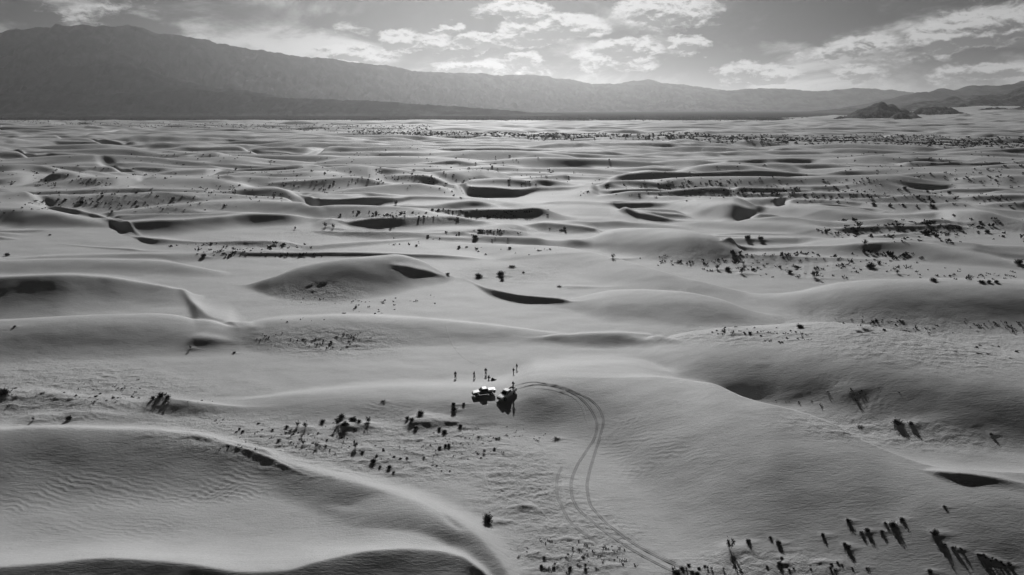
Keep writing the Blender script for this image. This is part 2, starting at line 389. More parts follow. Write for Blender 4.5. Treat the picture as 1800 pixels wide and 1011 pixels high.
RA = [
 # near details
 ([(350,766,772,6),(420,783,798,8),(480,804,822,10),(515,822,834,8),(545,836,842,5)], .6, 2),
 ([(1610,826,829,14),(1640,828,843,26),(1675,831,855,24),(1720,836,860,18),(1770,845,865,10),(1830,856,870,5)], .55, 6),
 ([(950,592,602,5),(1000,588,610,12),(1050,585,614,14),(1095,585,614,16),(1140,588,612,13),(1180,596,608,7)], .85, 4),
 ([(325,512,545,2,505),(350,541,592,4,518),(370,556,612,5,523),(400,567,618,5,530),(425,573,618,5,550),(450,574,610,3,565)], .75, 3),
 ([(-100,692,735,6),(60,690,735,7),(150,700,737,8),(300,710,738,7),(420,716,738,3)], 1.0, 5),
 ([(830,495,500,5),(869,508,525,22),(928,518,536,25),(980,525,538,20),(1012,529,533,8)], .6, 3),
 ([(700,462,475,14),(725,463,486,22),(750,471,488,16),(775,482,490,8)], .7, 3),
 ([(600,900,960,2),(660,905,965,5),(730,912,968,8),(770,920,965,7),(810,935,960,3)], 1.1, 7),
 # middle distance
 ([(1262,425,428,8),(1285,430,438,17),(1311,434,445,18),(1345,437,445,11),(1400,434,447,9),(1500,434,455,9),(1600,440,455,5)], .6, 3),
 ([(1150,385,395,3),(1267,392,405,4),(1390,393,412,9),(1452,404,420,9),(1500,416,425,4)], 1.2, 4),
 ([(1180,357,372,8),(1234,356,388,11),(1284,358,392,15),(1310,364,388,15),(1335,368,378,6)], 1.1, 4),
 ([(1330,367,375,4),(1393,365,385,9),(1444,367,390,12),(1500,374,392,12),(1560,380,390,6)], 1.1, 4),
 ([(1290,343,350,10),(1318,349,362,26),(1361,347,365,28),(1378,346,360,10)], .6, 3),
 ([(1630,337,342,8),(1685,332,342,22),(1752,333,343,20),(1800,339,345,8)], .6, 4),
 ([(1660,350,354,6),(1720,346,357,20),(1780,344,358,22),(1850,346,360,18)], .7, 4),
 ([(1690,359,362,10),(1720,360,368,22),(1752,357,372,24),(1800,353,374,24),(1950,350,375,20)], .7, 4),
 ([(1560,378,385,4),(1640,373,387,14),(1680,371,398,17),(1720,371,405,17),(1780,385,410,12),(1850,400,415,5)], .8, 4),
 ([(1580,393,398,10),(1610,392,400,24),(1646,384,400,20),(1700,386,400,10)], .6, 3),
 ([(1450,422,440,4),(1517,424,450,8),(1618,433,462,11),(1700,445,468,11),(1784,462,475,6)], 1.1, 4),
 ([(78,368,370,10),(101,366,380,28),(135,368,385,28),(160,375,386,20),(185,382,391,15),(210,393,399,12),(235,407,412,10)], .6, 4),
 ([(230,414,416,10),(255,417,428,27),(280,419,433,24),(310,422,432,14),(350,425,432,13),(400,424,433,18),(450,423,436,16),(500,425,438,9),(540,433,440,5)], .65, 4),
 ([(-150,372,400,11,335),(0,362,401,13,334),(40,364,403,13,345),(67,367,403,13,360),(150,384,402,11),(230,394,402,4)], 1.15, 4),
 ([(-80,405,412,22),(0,406,413,24),(60,404,410,22),(110,402,405,8)], .55, 3),
 ([(190,385,395,8),(230,390,415,15),(300,386,416,21),(384,381,408,21),(451,377.5,401,23),(502,379,400,18),(552,385,397,9),(590,390,395,3)], .68, 4),
 ([(380,337,352,8),(430,334,352,13),(482,330,356,14),(505,336,358,14),(520,343,362,8,339),(540,358,366,4,351),(566,373,376,3,368)], .9, 4),
 ([(528,347,349,10),(545,349,362,31),(563,350.5,374,32),(600,350,372,32),(640,347.5,370,31),(690,347,361,27),(730,348,353,18),(780,349,353,9)], .58, 4),
 ([(800,325,328,10),(812,326.5,335,30),(825,327,346,31),(860,328,348,31),(900,331,348,30),(950,332,340,18),(1000,332,339,18),(1040,336,340,8)], .58, 4),
 ([(680,312,322,7),(720,308,326,12),(750,309,330,17),(782,319,332,14),(805,333,338,5,327),(825,346,349,3,338)], .75, 4),
 ([(1040,336,338,8),(1055,337,343,30),(1075,336,346,31),(1135,331.5,347,28),(1165,333,341,16),(1195,336,339,8)], .6, 4),
 ([(935,360,361,6),(960,359,363,28),(1020,356.5,363,28),(1068,354,362,24),(1105,354,358,18),(1130,355.5,358,8)], .58, 4),
 ([(860,350,360,4),(934,361,375,5),(1018,362.5,385,5),(1068,364,385,5),(1100,375,390,5)], 1.0, 4),
 ([(1083,369.5,371,10),(1100,371,379,28),(1130,375,388,29),(1160,382,393,24),(1190,387,392,16),(1215,389,392,6)], .62, 4),
 ([(905,397,398,8),(930,395,402,22),(967,392,412,16),(1018,396.5,412,23),(1045,401,410,18),(1075,405,408,6)], .65, 4),
 ([(905,314,320,8),(950,309,320,14),(990,306,320,14),(1000,308,318,22),(1045,310,320,14),(1068,313,319,20),(1083,320,322,4)], .7, 4),
 ([(1086,320,321,8),(1110,319,325,27),(1150,320,324,20),(1190,321,323,10)], .6, 4),
 ([(560,395,397,3),(600,394,400,13),(640,388,405,18),(680,385,410,20),(730,383,408,20),(790,382,402,18),(840,389,400,11),(870,395,400,4)], .72, 4),
 ([(200,295,300,14),(240,302,312,22),(270,306,314,30),(310,300,314,28),(360,297,312,24),(400,298,306,14),(430,303,306,5)], .7, 4),
 ([(-50,318,328,18),(0,316,330,18),(35,311,328,16),(70,310,322,14),(120,311,318,6)], .8, 4),
 ([(100,322,334,7),(150,315,333,14),(200,310,332,16),(240,314,326,11),(265,316,320,3)], .9, 4),
 ([(250,316,330,4),(300,315,332,5),(367,316,335,6),(420,323,340,5)], 1.0, 4),
 ([(95,243,245,8),(110,243,248,26),(160,246,252,22),(190,245,258,25),(210,250,259,20),(222,257,260,5)], .6, 4),
 ([(430,266,268,8),(455,267,272,28),(500,268,275,30),(530,270,278,31),(555,267,274,24),(575,267,269,8)], .6, 4),
 ([(-40,268,276,12),(0,266,276,14),(28,265,274,16),(50,270,280,22),(75,277,283,14),(95,283,286,4)], .7, 4),
 ([(130,236,240,8),(180,231,238,16),(214,227,236,18),(230,231,236,6)], .7, 4),
 ([(300,245,248,10),(340,241,249,18),(380,243,250,14),(410,247,250,5)], .7, 4),
 ([(640,255,258,8),(690,250,258,20),(740,252,258,14),(780,256,259,5)], .7, 4),
]
for rows, shp, bk, *bs in RM: ridge(rows, shp, 'max', bk, bs[0] if bs else (.62 if rows[0][0] == 960 else None))
for rows, shp, bk in RA: ridge(rows, shp, 'add', bk if rows[0][1] > 480 else bk*2.2)
# the wind-scoured hollow just behind the crest of the big right dune
for (x, y, dz, rx_, ry_) in [(1283,684,.5,4,3.0),(1310,687,.62,6,3.2),(1350,692,.55,7,3.2),(1395,699,.4,8,3.0)]:
    Yq, zq = cast(x, y); Yq -= 2.0; Xq = uimg(x)*(Yq*cp+HC*sp)
    hgt -= dz*np.exp(-((XX-Xq)/rx_)**2-((YY-Yq)/ry_)**2)
# soften the joins a little (small box blur along both directions)
def blur(a, n=1):
    for _ in range(n):
        a[1:-1] = (a[:-2]+2*a[1:-1]+a[2:])/4
        a[:, 1:-1] = (a[:, :-2]+2*a[:, 1:-1]+a[:, 2:])/4
    return a
kept = blur(kept, 6)
hgt += wild*(1-kept)
hgt = blur(hgt, 1)
# lazy undulation
hgt += 0.16*fbm(XX/19, YY/13, 2, 31)*(1-sst(300, 900, YY)) + 0.05*fbm(XX/6, YY/4.5, 2, 41)*(1-sst(150, 400, YY))

# ------------------------------------------------------------------ wind ripples and rough low ground, by area
YI = yimg(YY, hgt); XI = ximg(XX/(YY*cp+(HC-hgt)*sp))
def area(x, y, rx, ry, rot=0.0, p=1.0):
    dx, dy = XI-x, (YI-y) - rot*(XI-x)
    return np.exp(-((dx/rx)**2+(dy/ry)**2)**p)
patchy = np.clip(0.75+0.9*fbm(XX/11, YY/7, 3, 77), 0, 1.3)
rip = np.zeros_like(hgt)
rough = np.zeros_like(hgt)
for a in [(170,880,230,60,.05,1.5),(400,860,170,35,-.25,1.2),(1150,800,110,55,0,1.5),(1090,750,160,20,-.28,1.2),(940,880,110,80,0.3,1.6),(1500,690,90,30,.15,1.3),(590,612,90,18,0,1.2),(100,745,160,12,0,1.5),(690,718,80,12,.1,1.2)]:
    rip = np.maximum(rip, area(*a))
for a in [(600,790,330,45,.12,1.5),(920,860,90,80,.2,1.6),(760,780,160,45,0.1,1.5),(1010,960,110,70,0,1.6),(110,690,230,50,0,1.5),(580,600,120,25,0,1.3),(560,515,80,20,0,1.3),
          (1600,600,260,45,.1,1.4),(1300,590,140,18,0,1.3),(1350,465,220,24,0.05,1.4),(1650,400,180,18,0,1.4),(240,350,200,24,0,1.4),(740,385,180,10,0,1.3),(600,410,120,10,0,1.3),
          (430,430,130,14,0,1.3),(900,480,110,20,0,1.3),(900,405,100,8,0,1.3),(1450,345,250,16,0,1.4),(1560,760,180,25,.1,1.2),(1330,1000,160,30,0,1.4),(780,250,900,14,0.01,2)]:
    rough = np.maximum(rough, area(*a))
wob = fbm(XX/5.0, YY/4.0, 3, 88)
r1 = np.sin((YY*1.0+XX*0.28)*2*PI/1.05 + wob*4.5)
r2 = np.sin((YY*0.55-XX*0.95)*2*PI/1.5 + wob*4.0)
near = 1-sst(170, 300, YY)
hgt += 1.0*rip*patchy*near*(0.045*np.maximum(r1, -.3)+0.05*np.maximum(r2, -.2)*np.clip(fbm(XX/14, YY/14, 2, 91)+.3, 0, 1))
hgt += rough*(0.10*fbm(XX/1.7, YY/1.7, 3, 95)*near + 0.22*np.abs(fbm(XX/7, YY/5, 3, 96))*(1-sst(500, 1200, YY)))
# low wind-drift streaks between the bushes, blunt on the left and drawn out to the right
sc_ = np.clip(YY/260, .75, 2.2)
st_ = fbm(XX/(9.5*sc_), YY/(2.9*sc_), 3, 120)
hgt += rough*(0.42*sc_)*np.clip(st_-.18, 0, .6)*(1-sst(700, 1500, YY))

# ------------------------------------------------------------------ scrub: where each bush stands
# (x, y) read off the photo, height and width in metres, kind 0 dense 1 upright twiggy 2 low clump, label
B = []
def bush(x, y, h, kind, label, mound=0.5, group=None):
    Y, z = cast(x, y)
    if Y < 210: h *= .8 if y < 850 or x < 1200 else .66
    B.append(dict(x=x, y=y, Y=Y, u=float(uimg(x)), h=h, kind=kind, label=label, mound=mound, group=group))
near_bushes = [
 (857,918,2.4,0,'large dark bush at the edge of the rough pan below the trucks'),
 (5,697,3.6,0,'dark round bush cut by the left edge of the photo beyond the big left dune'),
 (25,684,1.2,2,'small scrub just right of the dark bush on the left edge'),
 (26,575,1.0,0,'lone dark tuft on the far left dune slope'),
 (421,756,1.0,0,'leftmost dark tuft above the bright dune crest'),
 (978,772,1.2,2,'grey tuft beside the tyre tracks where they bend'),
 (600,735,1.6,0,'dark clump topmost of the cluster between left dune and trucks'),
 (595,752,3.0,1,'tall twiggy bush left of the dense dark clump with long trailing shadow'),
 (607,757,1.9,0,'dense dark clump in the middle of the scrub cluster'),
 (620,745,2.0,0,'wide dark clump forming the centre of the scrub cluster'),
 (632,750,1.5,0,'right end of the dark central scrub clump'),
 (648,748,2.6,1,'tall twiggy bush at the right end of the scrub cluster'),
 (523,752,2.4,1,'upright twiggy bush left of the scrub cluster'),
 (537,755,2.6,1,'feathery upright bush just right of another upright twiggy bush'),
 (504,752,1.1,0,'dark tuft on a pale streak left of the upright bushes'),
 (512,758,1.2,2,'low dark scrub under the left upright bushes'),
 (567,743,1.3,0,'dark oval tuft alone between the upright bushes and the dense cluster'),
 (533,783,2.0,1,'grey feathery bush close above the bright dune crest'),
 (557,788,1.9,1,'grey feathery bush right of its twin above the bright dune crest'),
 (490,776,1.1,0,'small dark tuft near the bright dune crest left of the feathery bushes'),
 (625,790,3.0,1,'twiggy bush below the scrub cluster with long fanned shadow'),
 (637,797,0.9,0,'dark tuft right of the fanned twiggy bush'),
 (656,814,1.6,0,'dark leaning tuft at the edge of the bright sand slope'),
 (684,824,1.3,0,'forked dark tuft lower right of the leaning tuft'),
 (668,822,0.8,0,'small tuft between the leaning and forked tufts'),
 (662,803,0.9,0,'thin dark tuft above the leaning tuft'),
 (692,832,0.8,0,'small tuft below the forked tuft'),
 (716,741,1.4,0,'dark clump left of the pale streaked mounds below the trucks'),
 (724,747,1.3,0,'dark clump at the shaded hollow below the left truck'),
 (739,735,1.9,0,'upright dark bush topmost on the shaded hollow below the left truck'),
 (731,757,1.1,0,'dark tuft with pale sand tail under the shaded hollow'),
 (772,757,1.2,0,'dark double tuft right of the shaded hollow'),
 (781,761,1.3,0,'right half of the dark double tuft'),
 (809,752,1.3,0,'dark tuft with long sand tail below the trucks'),
 (797,712,1.2,0,'upper of two dark tufts on slope left of the trucks shadow'),
 (798,722,1.4,0,'lower of two dark tufts on slope left of the trucks shadow'),
 (815,711,0.8,0,'small dark tuft between the paired tufts and the trucks shadow'),
 (842,768,0.8,2,'low scrub on a pale mound beneath the trucks'),
 (875,772,1.1,2,'low scrub on the pale mound right below the right truck'),
 (851,797,1.4,1,'thin upright stem on the pale pan below the trucks'),
 (869,790,0.8,0,'round dot bush right of the thin stem on the pan'),
 (773,788,0.9,0,'left of three round dark tufts on the pan'),
 (783,785,1.0,0,'middle of three round dark tufts on the pan'),
 (789,785,1.0,0,'right of three round dark tufts on the pan'),
 (674,706,1.0,2,'low scrub at the head of the rippled slope'),
 # lower right face
 (1491,917,1.2,0,'dark tuft with shadow, upper left of the group on the big right dune'),
 (1514,938,1.0,0,'left tuft of a linked row on the big right dune'),
 (1524,934,1.3,0,'tuft at the centre of the linked row on the big right dune'),
 (1550,936,1.0,0,'right tuft of the linked row on the big right dune'),
 (1556,921,0.9,0,'small tuft above the linked row on the big right dune'),
 (1569,925,1.7,0,'broad dark tuft with triangular shadow on the big right dune'),
 (1585,914,1.2,0,'topmost right tuft of the group on the big right dune'),
 (1446,942,1.2,0,'dark tuft left of the linked row on the big right dune'),
 (1484,958,1.0,0,'upper tuft of a leaning pair on the big right dune'),
 (1490,964,1.4,0,'lower tuft of a leaning pair on the big right dune'),
 (1315,955,1.5,0,'lone tuft with pale cap left on the big right dune'),
 (1354,946,0.8,0,'small pale capped tuft upper of two near the lone left tuft'),
 (1368,956,1.3,0,'dark tuft lower of two near the lone left tuft'),
 (1282,968,4.2,1,'tall leaning dark bush left on the big right dune'),
 (1370,993,1.3,0,'tuft at the left end of a thin row near the bottom edge'),
 (1374,982,0.8,0,'small tuft above the thin row near the bottom edge'),
 (1643,940,2.0,0,'dark bush with long diagonal shadow at the lower right'),
 (1461,993,0.7,0,'left of two faint tufts at the bottom of the right dune'),
 (1472,990,0.7,0,'right of two faint tufts at the bottom of the right dune'),
 (1634,1006,1.2,0,'dark tuft touching the bottom edge at lower right'),
 (1660,891,0.7,0,'tiny tuft high on the right dune face'),
 (1576,748,2.2,0,'dark bush with spiky shadow in the hollow behind the right dune'),
 (1600,750,1.6,0,'second dark bush right of the spiky one in the hollow'),
 (1512,752,1.4,2,'low scrub on the crest edge left of the hollow bushes'),
 (1742,765,1.0,0,'lone tuft at the far right behind the big dune'),
 # mid distance
 (143,358,3.6,0,'largest round dark bush on the upper left flats'),
 (62,353,2.4,2,'grey bush by the pointed bright dune tip at upper left'),
 (74,355,2.2,2,'grey bush right against the bright dune tip at upper left'),
 (97,329,3.2,1,'upright dark bush on the upper left dune foot'),
 (103,351,1.8,0,'left of two grey bushes beside the largest round bush'),
 (115,352,2.0,0,'right of two grey bushes beside the largest round bush'),
 (180,346,2.0,0,'rounded bush above and right of the largest round bush'),
 (171,358,2.2,1,'grey twiggy bush right of the largest round bush'),
 (214,365,2.8,1,'dark spreading bush on the upper left flats'),
 (197,373,1.8,0,'dark bush lower left of the spreading bush'),
 (240,340,1.8,0,'dark tuft on the slope above the upper left flats'),
 (305,350,2.4,0,'bush on the right side of the upper left flats'),
 (340,351,2.4,1,'twiggy bush with long shadow on the flat right of the left scrub'),
 (13,450,2.2,0,'lone pointed bush at left above the long pale dune'),
 (88,414,1.3,0,'pair tuft standing on the left mid slope'),
 (440,316,2.2,1,'leaning bush on the ridge at upper left centre'),
 (499,330,3.4,1,'left of two spiky bushes by the dark shaded strip'),
 (517,330,3.4,1,'right of two spiky bushes by the dark shaded strip'),
 (557,322,3.0,1,'tall thin bush right of the two spiky bushes'),
 (580,327,1.8,0,'dark tuft on the strip right of the tall thin bush'),
 (572,400,4.0,1,'twiggy bush left above the dark scarp in the centre left'),
 (586,402,3.6,1,'twiggy bush right above the dark scarp in the centre left'),
 (519,404,2.4,1,'small upright bush left end of the dark scarp'),
 (358,452,2.4,0,'dark bush in the middle of the long dark scarp on the left'),
 (410,440,2.2,1,'twiggy bush at the right tip of the long dark scarp on the left'),
 (614,322,2.2,1,'bush at the top of the slope left of centre'),
 (696,361,4.6,1,'dark feathery bush at the right end of the deep black slip face'),
 (760,370,1.8,0,'bush on the strip right of the deep black slip face'),
 (820,376,2.6,0,'left dark bush of the row under the mid centre slip face'),
 (838,372,2.2,1,'spiky bush of the row under the mid centre slip face'),
 (732,433,1.4,0,'single dark dot bush on the pale centre flat'),
 (807,436,1.8,0,'dark bush with short shadow on the pale centre flat'),
 (835,419,2.6,0,'dark bush with long sand tail above the pale centre flat'),
 (896,437,1.4,0,'twin dot bush right on the pale centre flat'),
 (752,416,1.4,0,'small bush left above the pale centre flat'),
 (841,488,2.6,0,'grey dark bush left of the biggest centre bush'),
 (880,486,3.4,0,'biggest dark bush at the photo centre'),
 (882,494,1.6,0,'small dark bush right under the biggest centre bush'),
 (900,470,2.2,2,'low scrub mound above the biggest centre bush'),
 (787,484,1.3,0,'small dark bush at the toe of the slip face'),
 (983,505,1.6,2,'low tuft on the thin dark streak at centre right'),
 (942,325,1.6,0,'bush on the pale shelf between the two slip faces'),
 (1157,326,2.4,0,'square dark bush at the end of the thin slip face'),
 (1177,329,1.8,0,'bush right of the square dark bush'),
 (1077,455,3.0,1,'spiky bush standing on the dune edge at centre right'),
 (1266,325,3.6,0,'dark pyramid shaped bush on the right flats'),
 (1289,340,2.6,1,'spiky bush on a bright ridge at right'),
 (1269,344,1.3,0,'small bush left of the spiky bush on a bright ridge'),
 (1207,354,1.4,0,'small bush on the pale slope left of the spiky ridge bush'),
 (1314,421,3.2,0,'dark bush at the left end of the right scrub hollow'),
 (1337,422,2.8,0,'dark leaning bush in the right scrub hollow'),
 (1520,431,3.6,1,'row like comb shaped bush standing on the right dune crest'),
 (1505,409,2.6,0,'dark compact bush left above the comb shaped bush'),
 (1260,475,3.4,1,'leftmost spiky bush of the right hand trio'),
 (1279,477,2.8,0,'compact middle bush of the right hand trio'),
 (1303,482,3.8,1,'largest spiky bush of the right hand trio'),
 (1306,466,2.6,1,'bush just above the right hand trio'),
 (1388,481,2.4,0,'small grey bush between the trio and the big spiky bush'),
 (1431,490,5.0,1,'big spiky bush with fan of shadow on the right flats'),
 (1530,472,3.6,0,'dark bush with long trailing shadow on the right flats'),
 (1577,482,2.6,1,'grey spiky bush right of the trailing shadow bush'),
 (1640,495,2.0,0,'low bush peeking over the far right dune crest'),
 (1725,498,1.8,0,'left of three small bushes on the far right crest'),
 (1738,498,1.6,0,'middle of three small bushes on the far right crest'),
 (1751,498,1.6,0,'right of three small bushes on the far right crest'),
 (1406,576,2.0,0,'dark tuft on the flat behind the big right hill'),
 (1318,587,1.3,0,'round tuft near the crest of the big right hill'),
 (1535,360,2.8,0,'dark bush with comet tail on the right slope'),
 (1587,361,2.2,0,'small bush right of the comet tail bush'),
 (1638,364,3.2,0,'broad dark bush with long shadow at far right'),
 (1790,465,3.4,0,'dark bush cut by the right edge of the photo'),
 (1590,332,3.0,0,'dark bush at the start of the far right shrub line'),
 (1630,338,2.4,0,'dark bush in the far right shrub line'),
 (1668,340,2.8,0,'second dark bush in the far right shrub line'),
 (1515,316,2.6,1,'left of twin bushes on the far right ridge'),
 (1525,316,2.6,1,'right of twin bushes on the far right ridge'),
 (1750,317,2.4,0,'dark bush heading a black sand tail at far right'),
 (1723,392,2.2,0,'bush at the head of an angled shadow at far right'),
 (1735,410,3.0,0,'dark bush low on the far right slope'),
 (1628,412,3.0,0,'dark bush on the black scarp at right'),
 (285,709,2.2,0,'dark bush topping the small mound on the left flat'),
 (270,711,1.6,0,'left neighbour of the bush topping the left mound'),
 (296,712,1.4,0,'right neighbour of the bush topping the left mound'),
 (60,745,1.6,1,'thin bush behind the crest of the big left dune'),
 (122,744,1.8,0,'dark bush just behind the crest of the big left dune'),
 (335,614,1.6,1,'twiggy bush with streaky shadow on the left slope'),
 (582,603,1.2,0,'dark upright tuft on the streaked slope at left centre'),
 (412,621,1.0,0,'low tuft row left of the streaked slope'),
 (920,480,1.0,0,'tiny bush right of the biggest centre bush'),
]
for x, y, h, k, lab in near_bushes: bush(x, y, h, k, lab)
def patch(n, x, y, rx, ry, h0, h1, label, kinds=(0, 0, 1, 2), rot=0.0, mound=0.35):
    rs = random.Random(int(x*7+y*13+n))
    for i in range(n):
        while True:
            a, b = rs.uniform(-1, 1), rs.uniform(-1, 1)
            if a*a+b*b < 1: break
        px = x+a*rx; py = y+b*ry+rot*a*rx
        hh = rs.uniform(h0, h1)*rs.uniform(.7, 1.2)
        where = ('upper ' if b < -.33 else ('lower ' if b > .33 else 'mid ')) + ('far left' if a < -.6 else 'left' if a < -.2 else 'centre' if a < .2 else 'right' if a < .6 else 'far right')
        size = 'larger ' if hh > (h0+h1)/2 else 'small '
        bush(px, py, hh, rs.choice(kinds), size+label+', '+where, mound, label_group(label))
def label_group(l): return l.replace('small ', '').replace('one of the ', '')[:60]
patch(26, 475, 765, 75, 22, .35, .9, 'dark tuft scattered above the bright dune crest at left', rot=.12)
patch(18, 600, 775, 70, 26, .35, .8, 'tuft scattered around the dark scrub cluster', rot=.1)
patch(26, 760, 805, 110, 26, .3, .7, 'tuft speckled over the pale pan below the trucks', (0, 0, 2))
patch(24, 1000, 985, 90, 22, .35, .8, 'dark tuft on the pan by the bottom edge', (0, 0, 2))
patch(14, 1225, 1003, 50, 10, .8, 1.5, 'dark bush in the clump where the tracks leave the photo', (0, 0, 1))
patch(15, 1720, 978, 62, 4, .6, 1.0, 'dark bush in the dense row down the lower right slope', (0, 0, 1), rot=.33)
patch(12, 1430, 998, 110, 6, .4, .8, 'low tuft in the thin row below the right dune', (0, 0, 2))
patch(14, 580, 603, 60, 12, .5, 1.1, 'low tuft on the streaked slope left of centre', (0, 2, 2))
patch(18, 1330, 582, 90, 9, .5, 1.1, 'speck of scrub behind the crest of the right hill', (0, 0, 2))
patch(14, 1560, 575, 90, 14, .7, 1.6, 'low scrub on the wrinkled slope behind the right hill', (0, 2, 2))
patch(10, 1730, 620, 70, 14, .6, 1.4, 'low scrub at the far right behind the hill', (0, 2, 2))
patch(12, 640, 540, 70, 14, .5, 1.2, 'speck of scrub on the pale hollow left of the photo centre', (0, 2))
patch(12, 120, 700, 110, 10, .5, 1.0, 'low scrub on the wrinkled flat at far left', (0, 2, 2))
bush(800, 612, .5, 2, 'tiny tuft on the slope above the standing people')
SCRUB_AREAS = [  # far scrub, too many and too small to pick apart
 (220,350,210,22,170,.8,2.2),(90,322,90,8,60,1,2.4),(430,335,160,16,60,.8,2.2),(560,310,220,14,70,.8,2.4),(740,375,190,8,70,1,2.4),(440,440,120,10,90,.8,2.2),(800,430,170,20,50,.6,1.5),
 (1350,462,230,16,170,.9,2.6),(1650,400,190,22,170,1,3),(1300,330,220,14,110,1,2.8),(1520,345,270,16,170,1,2.8),(1560,480,240,12,60,1,2.2),(1000,330,260,20,70,.8,2.2),
 (1100,300,600,26,240,1,2.6),(200,290,300,22,130,1,2.6),(600,285,300,25,120,1,2.4),(1650,300,200,30,160,1,2.8),(880,375,110,8,50,1,2.2),(920,408,80,6,30,1,2.2),
 (1640,585,170,24,70,.5,1.4),(560,600,110,16,50,.4,1.0),(780,790,150,36,120,.2,.5),(520,770,120,30,90,.25,.6),(1000,975,110,30,90,.25,.55),(140,690,200,28,60,.3,.8),(600,545,150,25,40,.4,1.),(1290,590,120,12,60,.4,.9),(1450,700,120,16,20,.4,.8)]
SMALL = []
rs = random.Random(55)
for (x, y, rx, ry, n, h0, h1) in SCRUB_AREAS:
    cl = [(rs.uniform(-1, 1), rs.uniform(-1, 1)) for _ in range(max(3, n//9))]
    for i in range(n):
        c = rs.choice(cl); a = c[0]+rs.gauss(0, .16); b = c[1]+rs.gauss(0, .22)
        if abs(a) > 1.2 or abs(b) > 1.2: continue
        px, py = x+a*rx, y+b*ry
        if not (-250 < px < 2050): continue
        Y, z = cast(px, py)
        if Y < 5500: SMALL.append((float(uimg(px)), Y, rs.uniform(h0, h1)*rs.choice((.4, .6, .7, 1.1))))
# the shrub belts across the far dunes
def belt(n, xa, xb, yf, yt, h0, h1):
    for i in range(n):
        px = rs.uniform(xa, xb); t = min(1, max(0, rs.gauss(.5, .24)))
        y0, y1 = yf(px), yt(px); py = y0+(y1-y0)*t
        Y = HC/tandep(py)*rs.uniform(.97, 1.0)
        SMALL.append((float(uimg(px)), Y, rs.uniform(h0, h1)))
belt(9500, 620, 2000, lambda x: 236+(x-620)*0.010, lambda x: 243+(x-620)*0.0215, 2.0, 4.2)
belt(3600, -250, 760, lambda x: 214+max(0, x)*0.012, lambda x: 222+max(0, x)*0.026, 2.0, 4.5)
belt(8500, -250, 1400, lambda x: 203, lambda x: 213, 3.0, 6.5)

def sample(u, Y, arr=None):
    """height of the sand at fan coordinates"""
    arr = hgt if arr is None else arr
    fu = np.interp(u, us, np.arange(NU)); fy = np.interp(Y, Ys, np.arange(NY))
    i = int(min(fu, NU-2)); j = int(min(fy, NY-2)); a, b = fu-i, fy-j
    return float((arr[j, i]*(1-a)+arr[j, i+1]*a)*(1-b)+(arr[j+1, i]*(1-a)+arr[j+1, i+1]*a)*b)
def wx(u, Y): return u*(Y*cp+HC*sp)
# grid columns are measured at z = 0: correct a column for its height
def to_col(x, Y, z):
    X = (x-W0/2)/FPX*(Y*cp+(HC-z)*sp)
    return X/(Y*cp+HC*sp)
# small wind mounds with tails at the bushes (wind from the left)
def mound(u, Y, r, h, tail=3.0):
    X = wx(u, Y)
    j0, j1 = np.searchsorted(Ys, Y-3*r), np.searchsorted(Ys, Y+3*r)
    ua, ub = (X-3*r)/(Y*cp+HC*sp), (X+r*(2+tail*2))/(Y*cp+HC*sp)
    i0, i1 = np.searchsorted(us, ua), np.searchsorted(us, ub)
    if i1 <= i0 or j1 <= j0: return
    dx = XX[j0:j1, i0:i1]-X; dy = YY[j0:j1, i0:i1]-Y
    sxx = np.where(dx < 0, r*.8, r*(1+tail)*.7)
    wy = r*.75*np.exp(-np.maximum(dx, 0)/(r*tail*1.6))+r*.15
    hgt[j0:j1, i0:i1] += h*np.exp(-(dx/sxx)**2-(dy/wy)**2)
for b in B:
    z = sample(b['u'], b['Y']); b['u'] = to_col(b['x'], b['Y'], z)
    if b['mound'] and b['Y'] < 700:
        k = b['h']
        mound(b['u'], b['Y'], k*0.55+.2, min(.5, k*0.15)*(b['mound']/.5), 2.6)
# mounds in the spots the photo shows bare tails
for (x, y, r, h, t) in [(285,712,4.5,1.3,3.5),(60,738,3.5,1.0,4),(160,740,4,.9,4),(150,722,5,.8,4),(350,598,3.5,.9,2),(1000,505,3,.5,5),(915,892,1.5,.3,2),
                        (610,752,3.0,1.0,2.2),(735,745,3.2,1.2,2.5),(1590,752,3.4,.35,4),(1330,640,2,.15,1),(1490,690,3,.35,1),(1375,700,2,.2,1),(60,452,3,.3,3)]:
    Y, z = cast(x, y); mound(to_col(x, Y, z), Y, r, h, t)

# ------------------------------------------------------------------ level the sand under the trucks a little
# ------------------------------------------------------------------ build terrain mesh
def grid_mesh(name, X, Y, Z, material, attr=None):
    ny, nx = X.shape
    co = np.stack([X, Y, Z], -1).reshape(-1, 3).astype(np.float32)
    me = bpy.data.meshes.new(name); me.vertices.add(len(co)); me.vertices.foreach_set('co', co.ravel())
    idx = np.arange(nx*ny, dtype=np.int32).reshape(ny, nx)
    q = np.stack([idx[:-1, :-1], idx[:-1, 1:], idx[1:, 1:], idx[1:, :-1]], -1).reshape(-1, 4)
    me.loops.add(q.size); me.loops.foreach_set('vertex_index', q.ravel())
    me.polygons.add(len(q)); me.polygons.foreach_set('loop_start', np.arange(0, q.size, 4, dtype=np.int32))
    me.polygons.foreach_set('loop_total', np.full(len(q), 4, dtype=np.int32))
    me.polygons.foreach_set('use_smooth', np.ones(len(q), dtype=bool))
    me.update(calc_edges=True)
    if attr is not None:
        a = me.attributes.new('rough', 'FLOAT', 'POINT'); a.data.foreach_set('value', attr.reshape(-1).astype(np.float32))
    me.materials.append(material)
    o = bpy.data.objects.new(name, me); COL.objects.link(o)
    return o
ter = grid_mesh('sand_dunes', XX, YY, hgt, M_SAND, np.clip(rough, 0, 1)); ter['kind'] = 'structure'
print('terrain', NU, NY, (NU-1)*(NY-1)*2)
